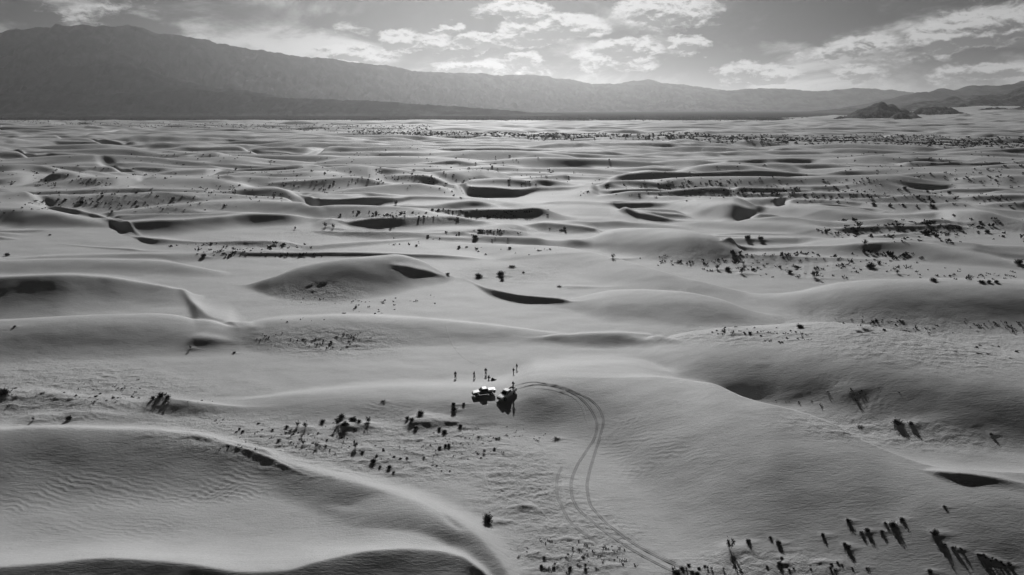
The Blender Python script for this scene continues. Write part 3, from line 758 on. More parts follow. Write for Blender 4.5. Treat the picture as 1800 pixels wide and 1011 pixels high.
# sheet that carries the valley floor to the horizon
def sheet(name, x0, x1, y0, y1, z, m, n=1):
    me = bpy.data.meshes.new(name)
    me.from_pydata([(x0, y0, z), (x1, y0, z), (x1, y1, z), (x0, y1, z)], [], [(0, 1, 2, 3)]); me.materials.append(m)
    o = bpy.data.objects.new(name, me); COL.objects.link(o); return o
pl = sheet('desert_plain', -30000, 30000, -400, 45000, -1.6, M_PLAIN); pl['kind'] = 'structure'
nb = sheet('sand_ground_behind', -3000, 3000, -390, 51, -1.0, M_SAND); nb.name = 'sand_ground'; nb['kind'] = 'structure'

# ------------------------------------------------------------------ mountains
def range_mesh(name, Dspec, sil, depth, seed, foot=None, rough_amp=0.16, mat_=M_MTN, n=520, m=64, label=None, cell=0.34, zfoot=-6.0):
    xs = np.array([p[0] for p in sil], float); ysl = np.array([p[1] for p in sil], float)
    px = np.linspace(xs[0], xs[-1], n); py = pchip(xs, ysl, px)
    py = py + 1.5*fbm(px/22, px*0+seed, 6, seed, .55)
    dr = [pix_dir(a, b) for a, b in zip(px, py)]
    tx = np.array([d[0]/d[1] for d in dr]); tz = np.array([d[2]/d[1] for d in dr])
    t = np.linspace(-1.0, 1.0, m)[:, None]                    # front foot .. crest .. back foot
    D = pchip([q[0] for q in Dspec], [q[1] for q in Dspec], px) if isinstance(Dspec, list) else np.full(len(px), float(Dspec))
    dep_ = depth*D/D.min()*.999 if isinstance(Dspec, list) else depth
    Yc = D[None, :]
    Y = Yc + t*dep_
    X = tx[None, :]*Yc*(1+0.0*t)
    crest = HC + tz[None, :]*D
    prof = (1-np.abs(t))
    base_prof = prof**1.6
    rl = depth*cell
    nz = 1-np.abs(fbm(X/rl, Y/rl, 6, seed, 0.55))
    gul = 1-np.abs(fbm(X/(rl*.45)+3, Y/(rl*1.6), 5, seed+9, 0.6))
    rel = (nz-0.75)*0.9+(gul-.75)*0.6
    Z = crest*(base_prof + rough_amp*rel*prof**0.5*(np.abs(t)**0.6)*1.6)
    Z = np.where(np.abs(t) > .999, zfoot, np.maximum(Z, zfoot))
    o = grid_mesh(name, X, Y, Z, mat_)
    if label: o['label'] = label
    o['kind'] = 'structure'
    return o
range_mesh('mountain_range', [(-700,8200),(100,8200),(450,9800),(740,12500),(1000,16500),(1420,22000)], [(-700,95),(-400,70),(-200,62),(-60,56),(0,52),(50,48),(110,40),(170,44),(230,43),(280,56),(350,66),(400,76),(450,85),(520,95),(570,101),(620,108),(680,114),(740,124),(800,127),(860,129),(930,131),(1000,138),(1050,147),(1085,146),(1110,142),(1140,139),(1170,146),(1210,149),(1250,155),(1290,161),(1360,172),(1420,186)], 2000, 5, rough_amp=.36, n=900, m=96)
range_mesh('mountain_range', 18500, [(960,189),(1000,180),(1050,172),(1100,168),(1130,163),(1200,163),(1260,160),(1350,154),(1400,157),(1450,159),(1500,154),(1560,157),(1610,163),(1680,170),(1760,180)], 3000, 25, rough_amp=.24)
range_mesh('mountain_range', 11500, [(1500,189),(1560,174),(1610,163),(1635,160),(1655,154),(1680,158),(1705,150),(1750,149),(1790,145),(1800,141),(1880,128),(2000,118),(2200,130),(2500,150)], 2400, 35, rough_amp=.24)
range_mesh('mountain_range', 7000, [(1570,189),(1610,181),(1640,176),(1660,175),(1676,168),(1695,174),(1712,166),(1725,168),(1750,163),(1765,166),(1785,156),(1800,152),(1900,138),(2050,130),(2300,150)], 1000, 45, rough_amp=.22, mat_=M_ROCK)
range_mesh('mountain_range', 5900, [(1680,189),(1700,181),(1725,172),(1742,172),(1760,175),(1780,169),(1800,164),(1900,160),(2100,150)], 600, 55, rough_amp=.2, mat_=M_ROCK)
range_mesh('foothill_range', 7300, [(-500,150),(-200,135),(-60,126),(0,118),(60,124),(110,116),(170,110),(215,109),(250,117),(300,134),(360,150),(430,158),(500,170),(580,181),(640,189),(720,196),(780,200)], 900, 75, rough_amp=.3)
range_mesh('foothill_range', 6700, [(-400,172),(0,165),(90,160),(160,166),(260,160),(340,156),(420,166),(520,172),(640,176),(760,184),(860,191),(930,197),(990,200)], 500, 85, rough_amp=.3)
# dark rock hills standing in the far sand
def hill(D, sil, depth, seed, label, base):
    xs = np.array([p[0] for p in sil], float); ysl = np.array([p[1] for p in sil], float)
    n, m = 120, 26
    px = np.linspace(xs[0], xs[-1], n); py = pchip(xs, ysl, px)+1.5*fbm(px/8, px*0, 4, seed, .6)
    dr = [pix_dir(a, b) for a, b in zip(px, py)]
    tx = np.array([d[0]/d[1] for d in dr]); tz = np.array([d[2]/d[1] for d in dr])
    t = np.linspace(-1, 1, m)[:, None]; Y = D+t*depth+0*tx[None, :]; X = tx[None, :]*(D+0*t)
    crest = HC+tz[None, :]*D; zb = HC + pix_dir(900, base)[2]/pix_dir(900, base)[1]*D-22
    zb = zb + 0*t
    rl = depth*.30
    rel = (1-np.abs(fbm(X/rl, Y/rl, 5, seed, .62)))-.72
    pr = (1-np.abs(t))
    Z = zb+(crest-zb)*np.clip(pr**1.1+rel*.75*np.abs(t)**.6*pr**.4*1.5, 0, 1)
    o = grid_mesh('rock_hill', X, Y, Z, M_ROCK); o['label'] = label; o['category'] = 'rock hill'; o['group'] = 'rock hills in the far sand'
    return o
hill(3900, [(1462,216),(1482,208),(1505,199),(1525,188),(1540,183),(1548,178),(1556,183),(1566,181),(1574,187),(1582,196),(1592,206)], 420, 61, 'tallest dark rock hill rising out of the far sand at left of the rocky group', 214)
hill(3450, [(1478,216),(1495,207),(1510,201),(1525,200),(1540,198),(1552,206),(1562,214)], 160, 62, 'low broad rock hill in front of the tallest one', 214)
hill(3350, [(1562,216),(1572,203),(1580,198),(1588,198),(1596,206),(1606,211),(1616,214)], 140, 63, 'small pointed rock hill standing alone in front of the rocky group', 215)
hill(4300, [(1590,205),(1605,198),(1618,190),(1640,188),(1662,188),(1680,193),(1700,204)], 200, 64, 'long flat topped rock hill in the middle of the far sand slope', 203)
hill(5300, [(1678,190),(1688,184),(1694,183),(1704,190)], 120, 65, 'tiny rock knoll near the foot of the dark right mountains', 190)
hill(4000, [(1680,206),(1690,199),(1697,199),(1714,207)], 110, 66, 'tiny rock knoll on the sand below the long flat topped hill', 205)
hill(3700, [(1436,217),(1460,210),(1478,205),(1494,207),(1506,203),(1520,210),(1530,217)], 130, 71, 'low jagged rock spur at the left foot of the tallest rock hill', 216)
hill(4500, [(1704,200),(1722,193),(1748,188),(1776,191),(1800,187),(1840,190),(1880,200)], 180, 72, 'dark rock outcrop reaching the right edge below the mountains', 198)
hill(4100, [(1380,214),(1400,208),(1425,206),(1450,209),(1480,214)], 160, 67, 'very low rock ridge trailing left from the tallest rock hill', 213)

# ------------------------------------------------------------------ bushes
def blade_mesh(name, n, spread, up, width, seed, mat_, curl=0.0, dome=False):
    r = random.Random(seed); vs = []; fs = []
    for i in range(n):
        a = r.uniform(0, 2*PI); el = r.uniform(up[0], up[1]); L = r.uniform(.55, 1.0)
        bx, by = r.gauss(0, spread*.35), r.gauss(0, spread*.35)
        dx, dy, dz = math.cos(a)*math.cos(el), math.sin(a)*math.cos(el), math.sin(el)
        px, py = -math.sin(a), math.cos(a); w = width*r.uniform(.6, 1.3)
        k = len(vs); mx, my, mz = bx+dx*L*.55*spread*1.6, by+dy*L*.55*spread*1.6, dz*L*.6
        tx, ty, tz = bx+dx*L*spread*1.5, by+dy*L*spread*1.5, dz*L+r.uniform(-.1, .05)
        vs += [(bx, by, -0.03), (mx-px*w, my-py*w, mz), (mx+px*w, my+py*w, mz), (tx, ty, max(.03, tz))]
        fs += [(k, k+1, k+3), (k, k+3, k+2)]
        # side twigs / leaves
        for j in range(2 if dome else 3):
            t = r.uniform(.35, 1.0); qx, qy, qz = bx+(tx-bx)*t, by+(ty-by)*t, max(.04, tz*t)
            b2 = a+r.uniform(-1.4, 1.4); l2 = r.uniform(.1, .26); k = len(vs)
            vs += [(qx, qy, qz), (qx+math.cos(b2)*l2, qy+math.sin(b2)*l2, qz+r.uniform(-.02, .16)), (qx+math.cos(b2+.5)*l2*.6, qy+math.sin(b2+.5)*l2*.6, qz+r.uniform(.0, .22))]
            fs.append((k, k+1, k+2))
    me = bpy.data.meshes.new(name); me.from_pydata(vs, [], fs); me.materials.append(mat_)
    return me
DENSE = [blade_mesh('shrub', 150, .5, (.12, 1.45), .032, 300+i, M_LEAF, dome=True) for i in range(4)]
TWIG = [blade_mesh('shrub', 34, .36, (.65, 1.5), .022, 400+i, M_TWIG) for i in range(4)]
LOW = [blade_mesh('shrub', 90, .75, (.1, .9), .035, 500+i, M_LEAF, dome=True) for i in range(3)]
NAMES = {0: 'dense_shrub', 1: 'twiggy_shrub', 2: 'low_shrub'}
br = random.Random(9)
for b in B:
    z = sample(b['u'], b['Y'])
    pool = (DENSE, TWIG, LOW)[b['kind']]
    o = bpy.data.objects.new(NAMES[b['kind']], br.choice(pool)); COL.objects.link(o)
    h = b['h']*(.62 if b['kind'] != 2 else .36)*(1.15 if b['kind'] == 1 else 1); w = b['h']*br.uniform(.75, 1.05)*(.85 if b['kind'] != 1 else .7)
    o.location = (wx(b['u'], b['Y']), b['Y'], z-0.04); o.rotation_euler = (0, 0, br.uniform(0, 6.28)); o.scale = (w, w*br.uniform(.8, 1.1), h)
    o['label'] = b['label']; o['category'] = 'shrub'; o['group'] = b['group'] or 'shrubs scattered over the sand'
print('bushes', len(B), 'small', len(SMALL))
# the rest as one object: small clumps of leaf faces
vs = []; fs = []
r = random.Random(77)
for (u, Y, h) in SMALL:
    X = wx(u, Y); z = sample(u, Y) if Y < 6300 else -1.6
    z = max(z, -1.6)
    nb_ = 9 if Y < 300 else (6 if Y < 1200 else 4)
    for k in range(nb_):
        a = r.uniform(0, 6.28); L = h*r.uniform(.5, 1.1); el = r.uniform(.2, 1.3)
        bx, by = X+r.gauss(0, h*.25), Y+r.gauss(0, h*.25)
        w = h*(.14 if Y < 300 else (.30 if Y < 1200 else .5)); c, s = math.cos(a), math.sin(a)
        tx, ty, tz = bx+c*L*math.cos(el)*.8, by+s*L*math.cos(el)*.8, z+L*math.sin(el)*.75
        i = len(vs); vs += [(bx+s*w*.4, by-c*w*.4, z-.05), ((bx+tx)/2+w*r.uniform(.5, 1), (by+ty)/2, z+(tz-z)*r.uniform(.3, .8)), (tx, ty, tz), ((bx+tx)/2-w*r.uniform(.5, 1), (by+ty)/2+w*.3, z+(tz-z)*r.uniform(.2, .6))]
        fs.append((i, i+1, i+2, i+3))
me = bpy.data.meshes.new('desert_scrub'); me.from_pydata(vs, [], fs); me.materials.append(M_LEAF)
sc = bpy.data.objects.new('desert_scrub', me); COL.objects.link(sc)
sc['kind'] = 'stuff'; sc['label'] = 'countless small scrub bushes dotted over the dunes and the far plain'; sc['category'] = 'scrub'

# ------------------------------------------------------------------ tyre tracks and the foot trail: pressed ribbons with raised lips
def at_img(x, y):
    Y, z = cast(x, y); return ((x-W0/2)/FPX*(Y*cp+(HC-z)*sp), Y)
def zat(X, Y): return sample(X/(Y*cp+HC*sp), Y)
def rut(name, pts, label, w=0.26, lip=0.10, seed=0):
    P = [at_img(*p) for p in pts]
    t = np.arange(len(P)); L = sum(math.dist(P[i], P[i+1]) for i in range(len(P)-1)); n = int(L/0.4)
    cum = np.concatenate([[0], np.cumsum([math.dist(P[i], P[i+1]) for i in range(len(P)-1)])])
    q = np.linspace(0, L, n); xs = pchip(cum, [p[0] for p in P], q); ys2 = pchip(cum, [p[1] for p in P], q)
    xs = xs + 0.12*perlin(q/4, q*0+seed, seed); k = np.ones(9)/9
    xs[4:-4] = np.convolve(xs, k, 'valid'); ys2[4:-4] = np.convolve(ys2, k, 'valid')
    dx, dy = np.gradient(xs), np.gradient(ys2); l = np.hypot(dx, dy); nx, ny = -dy/l, dx/l
    off = [-1.25, -0.8, -0.4, 0.4, 0.8, 1.25]; hz = [-.03, lip, .012, .012, lip, -.03]
    vs = []; fs = []; lipn = 0.75+0.5*perlin(q/1.3, q*0, seed+4); fade = np.minimum(1, np.minimum(q, L-q)/3.0)
    for i in range(n):
        for o_, h_ in zip(off, hz):
            X, Y = xs[i]+nx[i]*o_*w, ys2[i]+ny[i]*o_*w
            vs.append((X, Y, zat(X, Y)+(h_*lipn[i]*fade[i] if h_ > .02 else (h_ if h_ < 0 else h_*1.0))))
        if i:
            a, b = (i-1)*6, i*6
            fs += [(a+j, a+j+1, b+j+1, b+j) for j in range(5)]
    me = bpy.data.meshes.new(name); me.from_pydata(vs, [], fs); me.materials.append(M_SAND if (name == 'foot_trail' or lip < .065) else M_TRACK)
    for p in me.polygons: p.use_smooth = True
    o = bpy.data.objects.new(name, me); COL.objects.link(o); o['kind'] = 'structure'; o['label'] = label
    return o
rut('tyre_track', [(904,678),(927,672),(950,673),(981,678),(1012,690),(1039,703),(1055,720),(1061,736),(1057,759),(1049,786),(1040,815),(1034,838),(1032,860),(1036,883),(1055,908),(1090,939),(1128,964),(1182,991),(1240,1016)], 'outer tyre rut curving from the right truck down to the bottom edge', seed=1)
rut('tyre_track', [(908,684),(927,678),(958,677),(997,686),(1020,699),(1039,720),(1050,744),(1047,763),(1033,790),(1013,821),(1005,844),(1004,867),(1016,894),(1043,918),(1082,948),(1128,976),(1190,1007),(1215,1020)], 'inner tyre rut curving from the right truck down to the bottom edge', seed=2)
rut('tyre_track', [(932,683),(974,686),(1005,696),(1024,717),(1034,748)], 'short tyre rut inside the curve beside the right truck', w=.22, lip=.06, seed=3)
rut('tyre_track', [(960,674),(1000,684),(1030,700),(1046,722),(1053,745)], 'faint rut between the two main curves', w=.22, lip=.05, seed=8)
rut('tyre_track', [(987,821),(979,844),(979,867),(989,894),(1005,921),(1032,941),(1051,954)], 'left arc rut on the flat pan', w=.28, lip=.07, seed=4)
rut('tyre_track', [(994,826),(990,852),(993,883)], 'short rut just right of the left arc on the pan', w=.22, lip=.05, seed=5)
rut('tyre_track', [(1049,900),(1085,930),(1128,958),(1180,984),(1235,1008)], 'thin rut along the main tracks near the bottom edge', w=.22, lip=.06, seed=6)
rut('tyre_track', [(865,856),(912,873),(950,896),(975,920)], 'faint straight rut crossing the pan', w=.2, lip=.04, seed=7)
rut('foot_trail', [(783,570),(787,585),(795,605),(808,622),(825,635),(848,645)], 'faint curved foot trail leading down to the standing people', w=.22, lip=.05, seed=9)
rut('foot_trail', [(850,826),(855,850),(868,866),(900,880)], 'faint foot trail on the pan above the large bush', w=.2, lip=.04, seed=10)

# ------------------------------------------------------------------ mesh helpers for the small things
def link(name, me, parent=None, **props):
    o = bpy.data.objects.new(name, me); COL.objects.link(o)
    if parent is not None: o.parent = parent
    for k, v in props.items(): o[k] = v
    return o
def bm_obj(name, bm, m, parent=None, smooth=False, bevel=0.0, **props):
    if bevel: bmesh.ops.bevel(bm, geom=list(bm.edges), offset=bevel, segments=2, affect='EDGES', profile=.6, clamp_overlap=True)
    bmesh.ops.recalc_face_normals(bm, faces=bm.faces)
    me = bpy.data.meshes.new(name); bm.to_mesh(me); bm.free(); me.materials.append(m)
    if smooth:
        for p in me.polygons: p.use_smooth = True
    return link(name, me, parent, **props)
def prism(pts, y0, y1, taper=None):
    """side outline (x, z) pulled across the width; taper(x, z, y) may move points in"""
    bm = bmesh.new()
    A = [bm.verts.new((x, (taper(x, z, y0) if taper else y0), z)) for x, z in pts]
    B_ = [bm.verts.new((x, (taper(x, z, y1) if taper else y1), z)) for x, z in pts]
    bm.faces.new(A); bm.faces.new(B_[::-1]); n = len(pts)
    for i in range(n): bm.faces.new((A[i], B_[i], B_[(i+1) % n], A[(i+1) % n]))
    return bm
def box(x0, x1, y0, y1, z0, z1):
    return prism([(x0, z0), (x1, z0), (x1, z1), (x0, z1)], y0, y1)
def wheel(parent, x, y, r=.38, w=.25):
    bm = bmesh.new(); bmesh.ops.create_cone(bm, cap_ends=True, segments=20, radius1=r, radius2=r, depth=w)
    bmesh.ops.rotate(bm, verts=bm.verts, cent=(0, 0, 0), matrix=__import__('mathutils').Matrix.Rotation(PI/2, 3, 'X'))
    bmesh.ops.translate(bm, verts=bm.verts, vec=(x, y, r))
    t = bm_obj('wheel', bm, M_RUBBER, parent, bevel=.03)
    bm = bmesh.new(); bmesh.ops.create_cone(bm, cap_ends=True, segments=14, radius1=r*.55, radius2=r*.6, depth=w+.03)
    bmesh.ops.rotate(bm, verts=bm.verts, cent=(0, 0, 0), matrix=__import__('mathutils').Matrix.Rotation(PI/2, 3, 'X'))
    bmesh.ops.translate(bm, verts=bm.verts, vec=(x, y, r))
    bm_obj('rim', bm, M_STEEL, t)
def truck(x, y, yaw, low, top, label, cover, k=.97):
    """pickup, +x is forward; low paints the flanks, top the bonnet and roof"""
    X, Y = at_img(x, y); z = zat(X, Y)
    root = link('pickup_truck', None, None, label=label, category='pickup truck')
    c, s_ = math.cos(yaw), math.sin(yaw)
    f = zat(X+c*1.6, Y+s_*1.6)-zat(X-c*1.6, Y-s_*1.6); l = zat(X-s_*.8, Y+c*.8)-zat(X+s_*.8, Y-c*.8)
    vx = Vector((c*3.2, s_*3.2, f)).normalized(); vy = Vector((-s_*1.6, c*1.6, l)).normalized(); vz = vx.cross(vy).normalized(); vy = vz.cross(vx)
    from mathutils import Matrix
    M = Matrix((vx, vy, vz)).transposed()
    zc = max(z, (zat(X+c*1.5, Y+s_*1.5)+zat(X-c*1.5, Y-s_*1.5))/2)
    root.matrix_world = Matrix.Translation((X, Y, zc-.04)) @ M.to_4x4() @ Matrix.Scale(k, 4)
    root['group'] = 'pickup trucks parked on the slope'
    def tap(x_, z_, y_): return y_*(1-.05*max(0, abs(x_)-1.9)/.7)
    body = prism([(-2.6,.55),(-2.15,.5),(-2.0,.85),(-1.35,.85),(-1.2,.48),(1.15,.48),(1.3,.85),(1.95,.85),(2.1,.5),(2.55,.55),(2.62,.95),(2.5,1.04),(.95,1.1),(-.85,1.1),(-.85,1.08),(-2.6,1.08)][::-1], -.86, .86, tap)
    bm_obj('body', body, low, root, bevel=.03)
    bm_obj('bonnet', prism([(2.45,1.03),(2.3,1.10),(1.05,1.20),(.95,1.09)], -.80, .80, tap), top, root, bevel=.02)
    def tc(x_, z_, y_): return y_*(1-.16*max(0, z_-1.1)/.7)
    bm_obj('cab', prism([(1.12,1.10),(.42,1.70),(-.72,1.72),(-.95,1.10)], -.82, .82, tc), low, root, bevel=.04)
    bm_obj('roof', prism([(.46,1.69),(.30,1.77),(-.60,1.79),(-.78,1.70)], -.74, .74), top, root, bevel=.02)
    bm_obj('windscreen', prism([(1.075,1.165),(.50,1.655),(.53,1.675),(1.10,1.185)], -.72, .72, tc), M_GLASS, root)
    bm_obj('rear_window', prism([(-.93,1.22),(-.80,1.62),(-.82,1.62),(-.96,1.22)], -.62, .62, tc), M_GLASS, root)
    for sgn in (-1, 1):
        ys1 = .835*sgn; ys2_ = .80*sgn
        for a, b, nm in ((.82, .10, 'side_window'), (.02, -.72, 'side_window')):
            bm_obj(nm, prism([(a, 1.2), (a-.38 if a > .5 else a, 1.6), (b, 1.6), (b, 1.2)], ys1, ys2_, tc), M_GLASS, root)
        bm_obj('door_mirror', box(.82, .95, .86*sgn, 1.04*sgn, 1.18, 1.34), M_BLACK, root, bevel=.02)
        bm_obj('headlight', box(2.50, 2.63, .52*sgn, .82*sgn, .80, .96), M_LAMP, root, bevel=.02)
        bm_obj('tail_light', box(-2.64, -2.58, .74*sgn, .86*sgn, .75, 1.02), M_BLACK, root)
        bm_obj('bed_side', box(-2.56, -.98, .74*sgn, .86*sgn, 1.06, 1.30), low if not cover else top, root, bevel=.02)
        for wx_ in (1.62, -1.68): wheel(root, wx_, .78*sgn)
    bm_obj('tailgate', box(-2.64, -2.54, -.84, .84, .80, 1.28), low, root, bevel=.02)
    bm_obj('front_bumper', box(2.5, 2.72, -.84, .84, .50, .70), M_BLACK if cover else M_STEEL, root, bevel=.03)
    bm_obj('grille', box(2.58, 2.65, -.48, .48, .74, .96), M_BLACK, root)
    if cover:
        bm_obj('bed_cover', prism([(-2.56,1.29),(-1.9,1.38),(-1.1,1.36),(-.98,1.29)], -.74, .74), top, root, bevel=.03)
    else:
        bm_obj('bed_floor', box(-2.52, -1.0, -.73, .73, 1.085, 1.10), M_BLACK, root)
    return root
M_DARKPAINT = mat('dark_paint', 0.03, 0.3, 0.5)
t1 = truck(850.5, 694, math.radians(194), M_DARKPAINT, M_WHITE, 'dark sided pickup truck with sun glint painted white on bonnet, roof and bed cover, left of the pair', True)  # white top panels stand in for sunlight reflected off dark paint
t2 = truck(891.5, 697, math.radians(229), M_WHITE, M_WHITE, 'white pickup truck with open dark bed facing the camera, right of the pair', False)

# ------------------------------------------------------------------ people
def skin_mesh(name, verts, edges, radii, m, parent, sub=1):
    me = bpy.data.meshes.new('tmp'); me.from_pydata(verts, edges, []); o = bpy.data.objects.new('tmp', me); COL.objects.link(o)
    sm = o.modifiers.new('s', 'SKIN'); sm.use_smooth_shade = True
    for i, d in enumerate(me.skin_vertices[0].data):
        r_ = radii[i]; d.radius = r_ if isinstance(r_, tuple) else (r_, r_); d.use_root = (i == 0)
    sb = o.modifiers.new('u', 'SUBSURF'); sb.levels = sub; sb.render_levels = sub
    dg = bpy.context.evaluated_depsgraph_get()
    me2 = bpy.data.meshes.new_from_object(o.evaluated_get(dg)); me2.name = name
    bpy.data.objects.remove(o); me2.materials.clear(); me2.materials.append(m)
    for p in me2.polygons: p.use_smooth = True
    return link(name, me2, parent)
def person(X, Y, z, yaw, label, top, bottom, pose='stand', hgt_=1.75, seed=0):
    """facing +x before turning"""
    k = hgt_/1.75*1.12; r_ = random.Random(seed)
    root = link('person', None, None, label=label, category='person'); root['group'] = 'people around the trucks'
    root.location = (X, Y, z); root.rotation_euler = (0, 0, yaw); root.scale = (k, k, k)
    if pose == 'crouch':
        J = dict(pel=(0,0,.42), ch=(.16,0,.82), nk=(.24,0,.98), hd=(.30,0,1.12), tip=(.32,0,1.22),
                 kL=(.36,.16,.50), fL=(.10,.15,.08), tL=(.28,.16,.03), kR=(.34,-.16,.46), fR=(.08,-.15,.08), tR=(.26,-.16,.03),
                 sL=(.18,.19,.90), eL=(.36,.24,.66), hL=(.56,.14,.52), sR=(.18,-.19,.90), eR=(.38,-.22,.64), hR=(.56,-.10,.50))
    else:
        w = r_.uniform(.09, .15); a = r_.uniform(.0, .1)
        J = dict(pel=(0,0,.95), ch=(.01,0,1.28), nk=(.02,0,1.48), hd=(.04,0,1.60), tip=(.05,0,1.70),
                 kL=(.03+a,w,.50), fL=(a*.6,w+.02,.08), tL=(a*.6+.16,w+.04,.03), kR=(.02-a*.4,-w,.50), fR=(-.02-a*.5,-w-.02,.08), tR=(.14-a*.5,-w-.04,.03),
                 sL=(.01,.19,1.40), eL=(-.02,.26,1.12), hL=(.08,.27,.86), sR=(.01,-.19,1.40), eR=(-.02,-.26,1.12), hR=(.08,-.27,.86))
        if pose == 'arm': J['eR'] = (.12, -.26, 1.18); J['hR'] = (.34, -.16, 1.32)
        if pose == 'hips': J['eL'] = (-.06, .40, 1.16); J['hL'] = (.06, .20, 1.02); J['eR'] = (-.06, -.40, 1.16); J['hR'] = (.06, -.20, 1.02)
    def fingers(h, e):
        d = (Vector(h)-Vector(e)).normalized(); s_ = d.cross(Vector((0, 1, 0))).normalized(); out = []
        for j in range(4): out.append(tuple(Vector(h)+d*(.17-.012*abs(j-1))+s_*(j-1.5)*.022))
        out.append(tuple(Vector(h)+d*.08+s_*.075)); return out
    V = ['pel','ch','nk','hd','tip','kL','fL','tL','kR','fR','tR','sL','eL','hL','sR','eR','hR']
    v = [J[n_] for n_ in V]; ix = {n_: i for i, n_ in enumerate(V)}
    E = [('pel','ch'),('ch','nk'),('nk','hd'),('hd','tip'),('pel','kL'),('kL','fL'),('fL','tL'),('pel','kR'),('kR','fR'),('fR','tR'),('nk','sL'),('sL','eL'),('eL','hL'),('nk','sR'),('sR','eR'),('eR','hR')]
    e = [(ix[a], ix[b]) for a, b in E]
    R = [(.13,.10),(.15,.10),.055,.10,.08,.065,.05,.04,.065,.05,.04,.06,.042,.03,.06,.042,.03]
    for hn, en in (('hL', 'eL'), ('hR', 'eR')):
        for f_ in fingers(J[hn], J[en]): e.append((ix[hn], len(v))); v.append(f_); R.append(.009)
    skin_mesh('body', v, e, R, M_SKIN, root)
    n3 = lambda a, b, t_: tuple(Vector(J[a]).lerp(Vector(J[b]), t_))
    tv = [J['pel'], J['ch'], n3('ch', 'nk', .8), J['sL'], J['eL'], n3('eL', 'hL', .85), J['sR'], J['eR'], n3('eR', 'hR', .85)]
    skin_mesh('jacket', tv, [(0,1),(1,2),(2,3),(3,4),(4,5),(2,6),(6,7),(7,8)], [(.165,.13),(.19,.135),(.11,.09),.085,.065,.05,.085,.065,.05], top, root)
    skin_mesh('trousers', [J['pel'], J['kL'], n3('kL','fL',.92), J['kR'], n3('kR','fR',.92)], [(0,1),(1,2),(0,3),(3,4)], [(.17,.14),.10,.08,.10,.08], bottom, root)
    for a, b in (('fL','tL'), ('fR','tR')):
        skin_mesh('shoe', [n3(a, b, -.35), n3(a, b, 1.25)], [(0,1)], [(.05,.05),(.05,.035)], M_BLACK, root)
    h_ = Vector(J['hd'])
    skin_mesh('hair', [tuple(h_+Vector((-.03, 0, .0))), tuple(h_+Vector((-.015, 0, .09)))], [(0,1)], [(.10,.10),(.092,.085)], M_HAIR, root)
    skin_mesh('nose', [tuple(h_+Vector((.085, 0, .02))), tuple(h_+Vector((.115, 0, -.005)))], [(0,1)], [.012,.014], M_SKIN, root)
    return root
def put(x, y, *a, **k):
    X, Y = at_img(x, y); return person(X, Y, zat(X, Y)-.02, *a, **k)
put(800.5, 665.5, math.radians(-60), 'person in dark clothes standing alone, farthest left of the group', M_DARKCLOTH, M_DARKCLOTH, seed=1, hgt_=1.8)
put(833.5, 665.5, math.radians(-20), 'person in dark clothes standing between the lone left person and the dark sided truck', M_DARKCLOTH, M_DARKCLOTH, pose='hips', seed=2, hgt_=1.8)
put(854, 659, math.radians(-90), 'person in dark jacket standing right behind the dark sided truck', M_DARKCLOTH, M_MIDCLOTH, seed=3)
put(902.5, 659, math.radians(30), 'person in dark top and pale trousers with one arm raised, nearer of the right pair', M_DARKCLOTH, M_LIGHTCLOTH, pose='arm', seed=4)
put(908.5, 651, math.radians(210), 'person in dark top and pale trousers, farther of the right pair', M_DARKCLOTH, M_LIGHTCLOTH, seed=5)
put(857.5, 668, math.radians(0), 'person crouching beside the dark tarp behind the left truck', M_DARKCLOTH, M_DARKCLOTH, pose='crouch', seed=6)
# the person who stands in the open bed
from mathutils import Matrix
q = t2.matrix_world @ Vector((-2.2, .1, 1.12))
person(q.x, q.y, q.z-.02, math.radians(229), 'person in dark clothes standing in the open bed of the white truck', M_DARKCLOTH, M_DARKCLOTH, pose='hips', seed=7, hgt_=1.6)
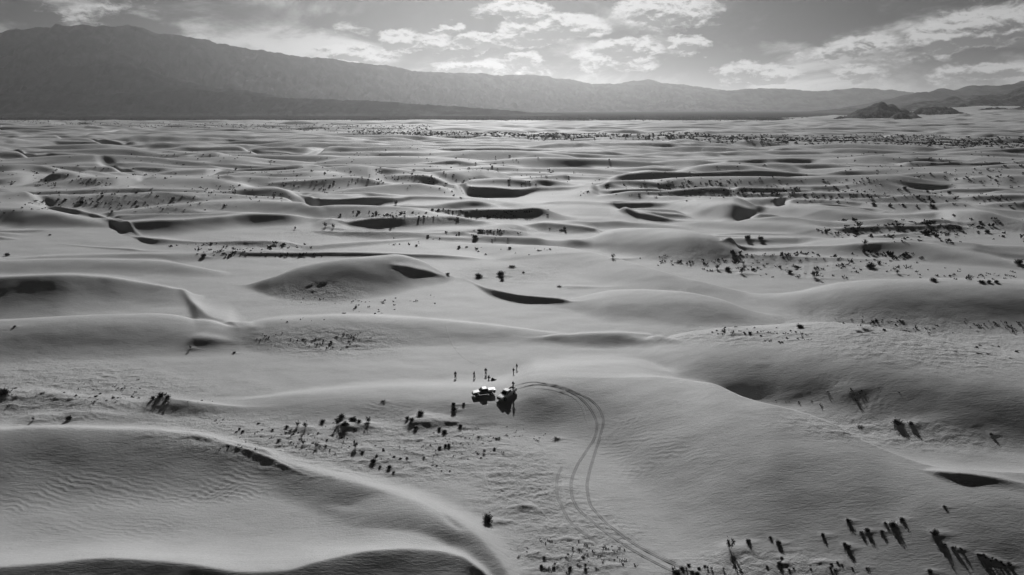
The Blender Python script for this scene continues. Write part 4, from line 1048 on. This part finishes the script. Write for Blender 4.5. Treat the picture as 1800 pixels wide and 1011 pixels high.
# low dark tarp pitched as a wedge, on two sticks
X, Y = at_img(866, 669); z = zat(X, Y)
tr = link('tarp_shelter', None, None, label='small dark wedge shaped tarp pitched on the sand behind the left truck', category='tarp'); tr.location = (X, Y, z)
n_ = 7; vs = []; fs = []
for j in range(n_):
    for i in range(n_):
        a, b = i/(n_-1), j/(n_-1)
        ridge_h = .85*(1-abs(a-.18)/(.82 if a > .18 else .18))
        vs.append((-.45+a*1.5, -.7+b*1.3, max(.0, ridge_h*(1-abs(b-.65)*1.1))-.05*math.sin(a*7)*math.sin(b*6)))
for j in range(n_-1):
    for i in range(n_-1): fs.append((j*n_+i, j*n_+i+1, (j+1)*n_+i+1, (j+1)*n_+i))
me = bpy.data.meshes.new('tarp_cloth'); me.from_pydata(vs, [], fs); me.materials.append(M_DARKCLOTH); link('tarp_cloth', me, tr)
for (px_, py_) in ((-.18, .15), (-.18, -.1)):
    bm = bmesh.new(); bmesh.ops.create_cone(bm, cap_ends=True, segments=8, radius1=.015, radius2=.015, depth=.9); bmesh.ops.translate(bm, verts=bm.verts, vec=(px_, py_, .42))
    bm_obj('stick', bm, M_STEEL, tr)

# ------------------------------------------------------------------ haze
def haze_box():
    x0, x1, y0, y1, z0, z1 = -34000, 34000, -3500, 46000, -60, 1180
    me = bpy.data.meshes.new('haze')
    me.from_pydata([(x0,y0,z0),(x1,y0,z0),(x1,y1,z0),(x0,y1,z0),(x0,y0,z1),(x1,y0,z1),(x1,y1,z1),(x0,y1,z1)], [], [(0,3,2,1),(4,5,6,7),(0,1,5,4),(1,2,6,5),(2,3,7,6),(3,0,4,7)])
    m = bpy.data.materials.new('haze'); m.use_nodes = True; t = m.node_tree; t.nodes.clear()
    v = t.nodes.new('ShaderNodeVolumePrincipled'); v.inputs['Color'].default_value = (.95, .95, .95, 1)
    v.inputs['Density'].default_value = HAZE; v.inputs['Anisotropy'].default_value = 0.80
    out = t.nodes.new('ShaderNodeOutputMaterial'); t.links.new(v.outputs[0], out.inputs['Volume'])
    me.materials.append(m); o = bpy.data.objects.new('haze', me); COL.objects.link(o); o['kind'] = 'stuff'
HAZE = 2.4e-5
haze_box()
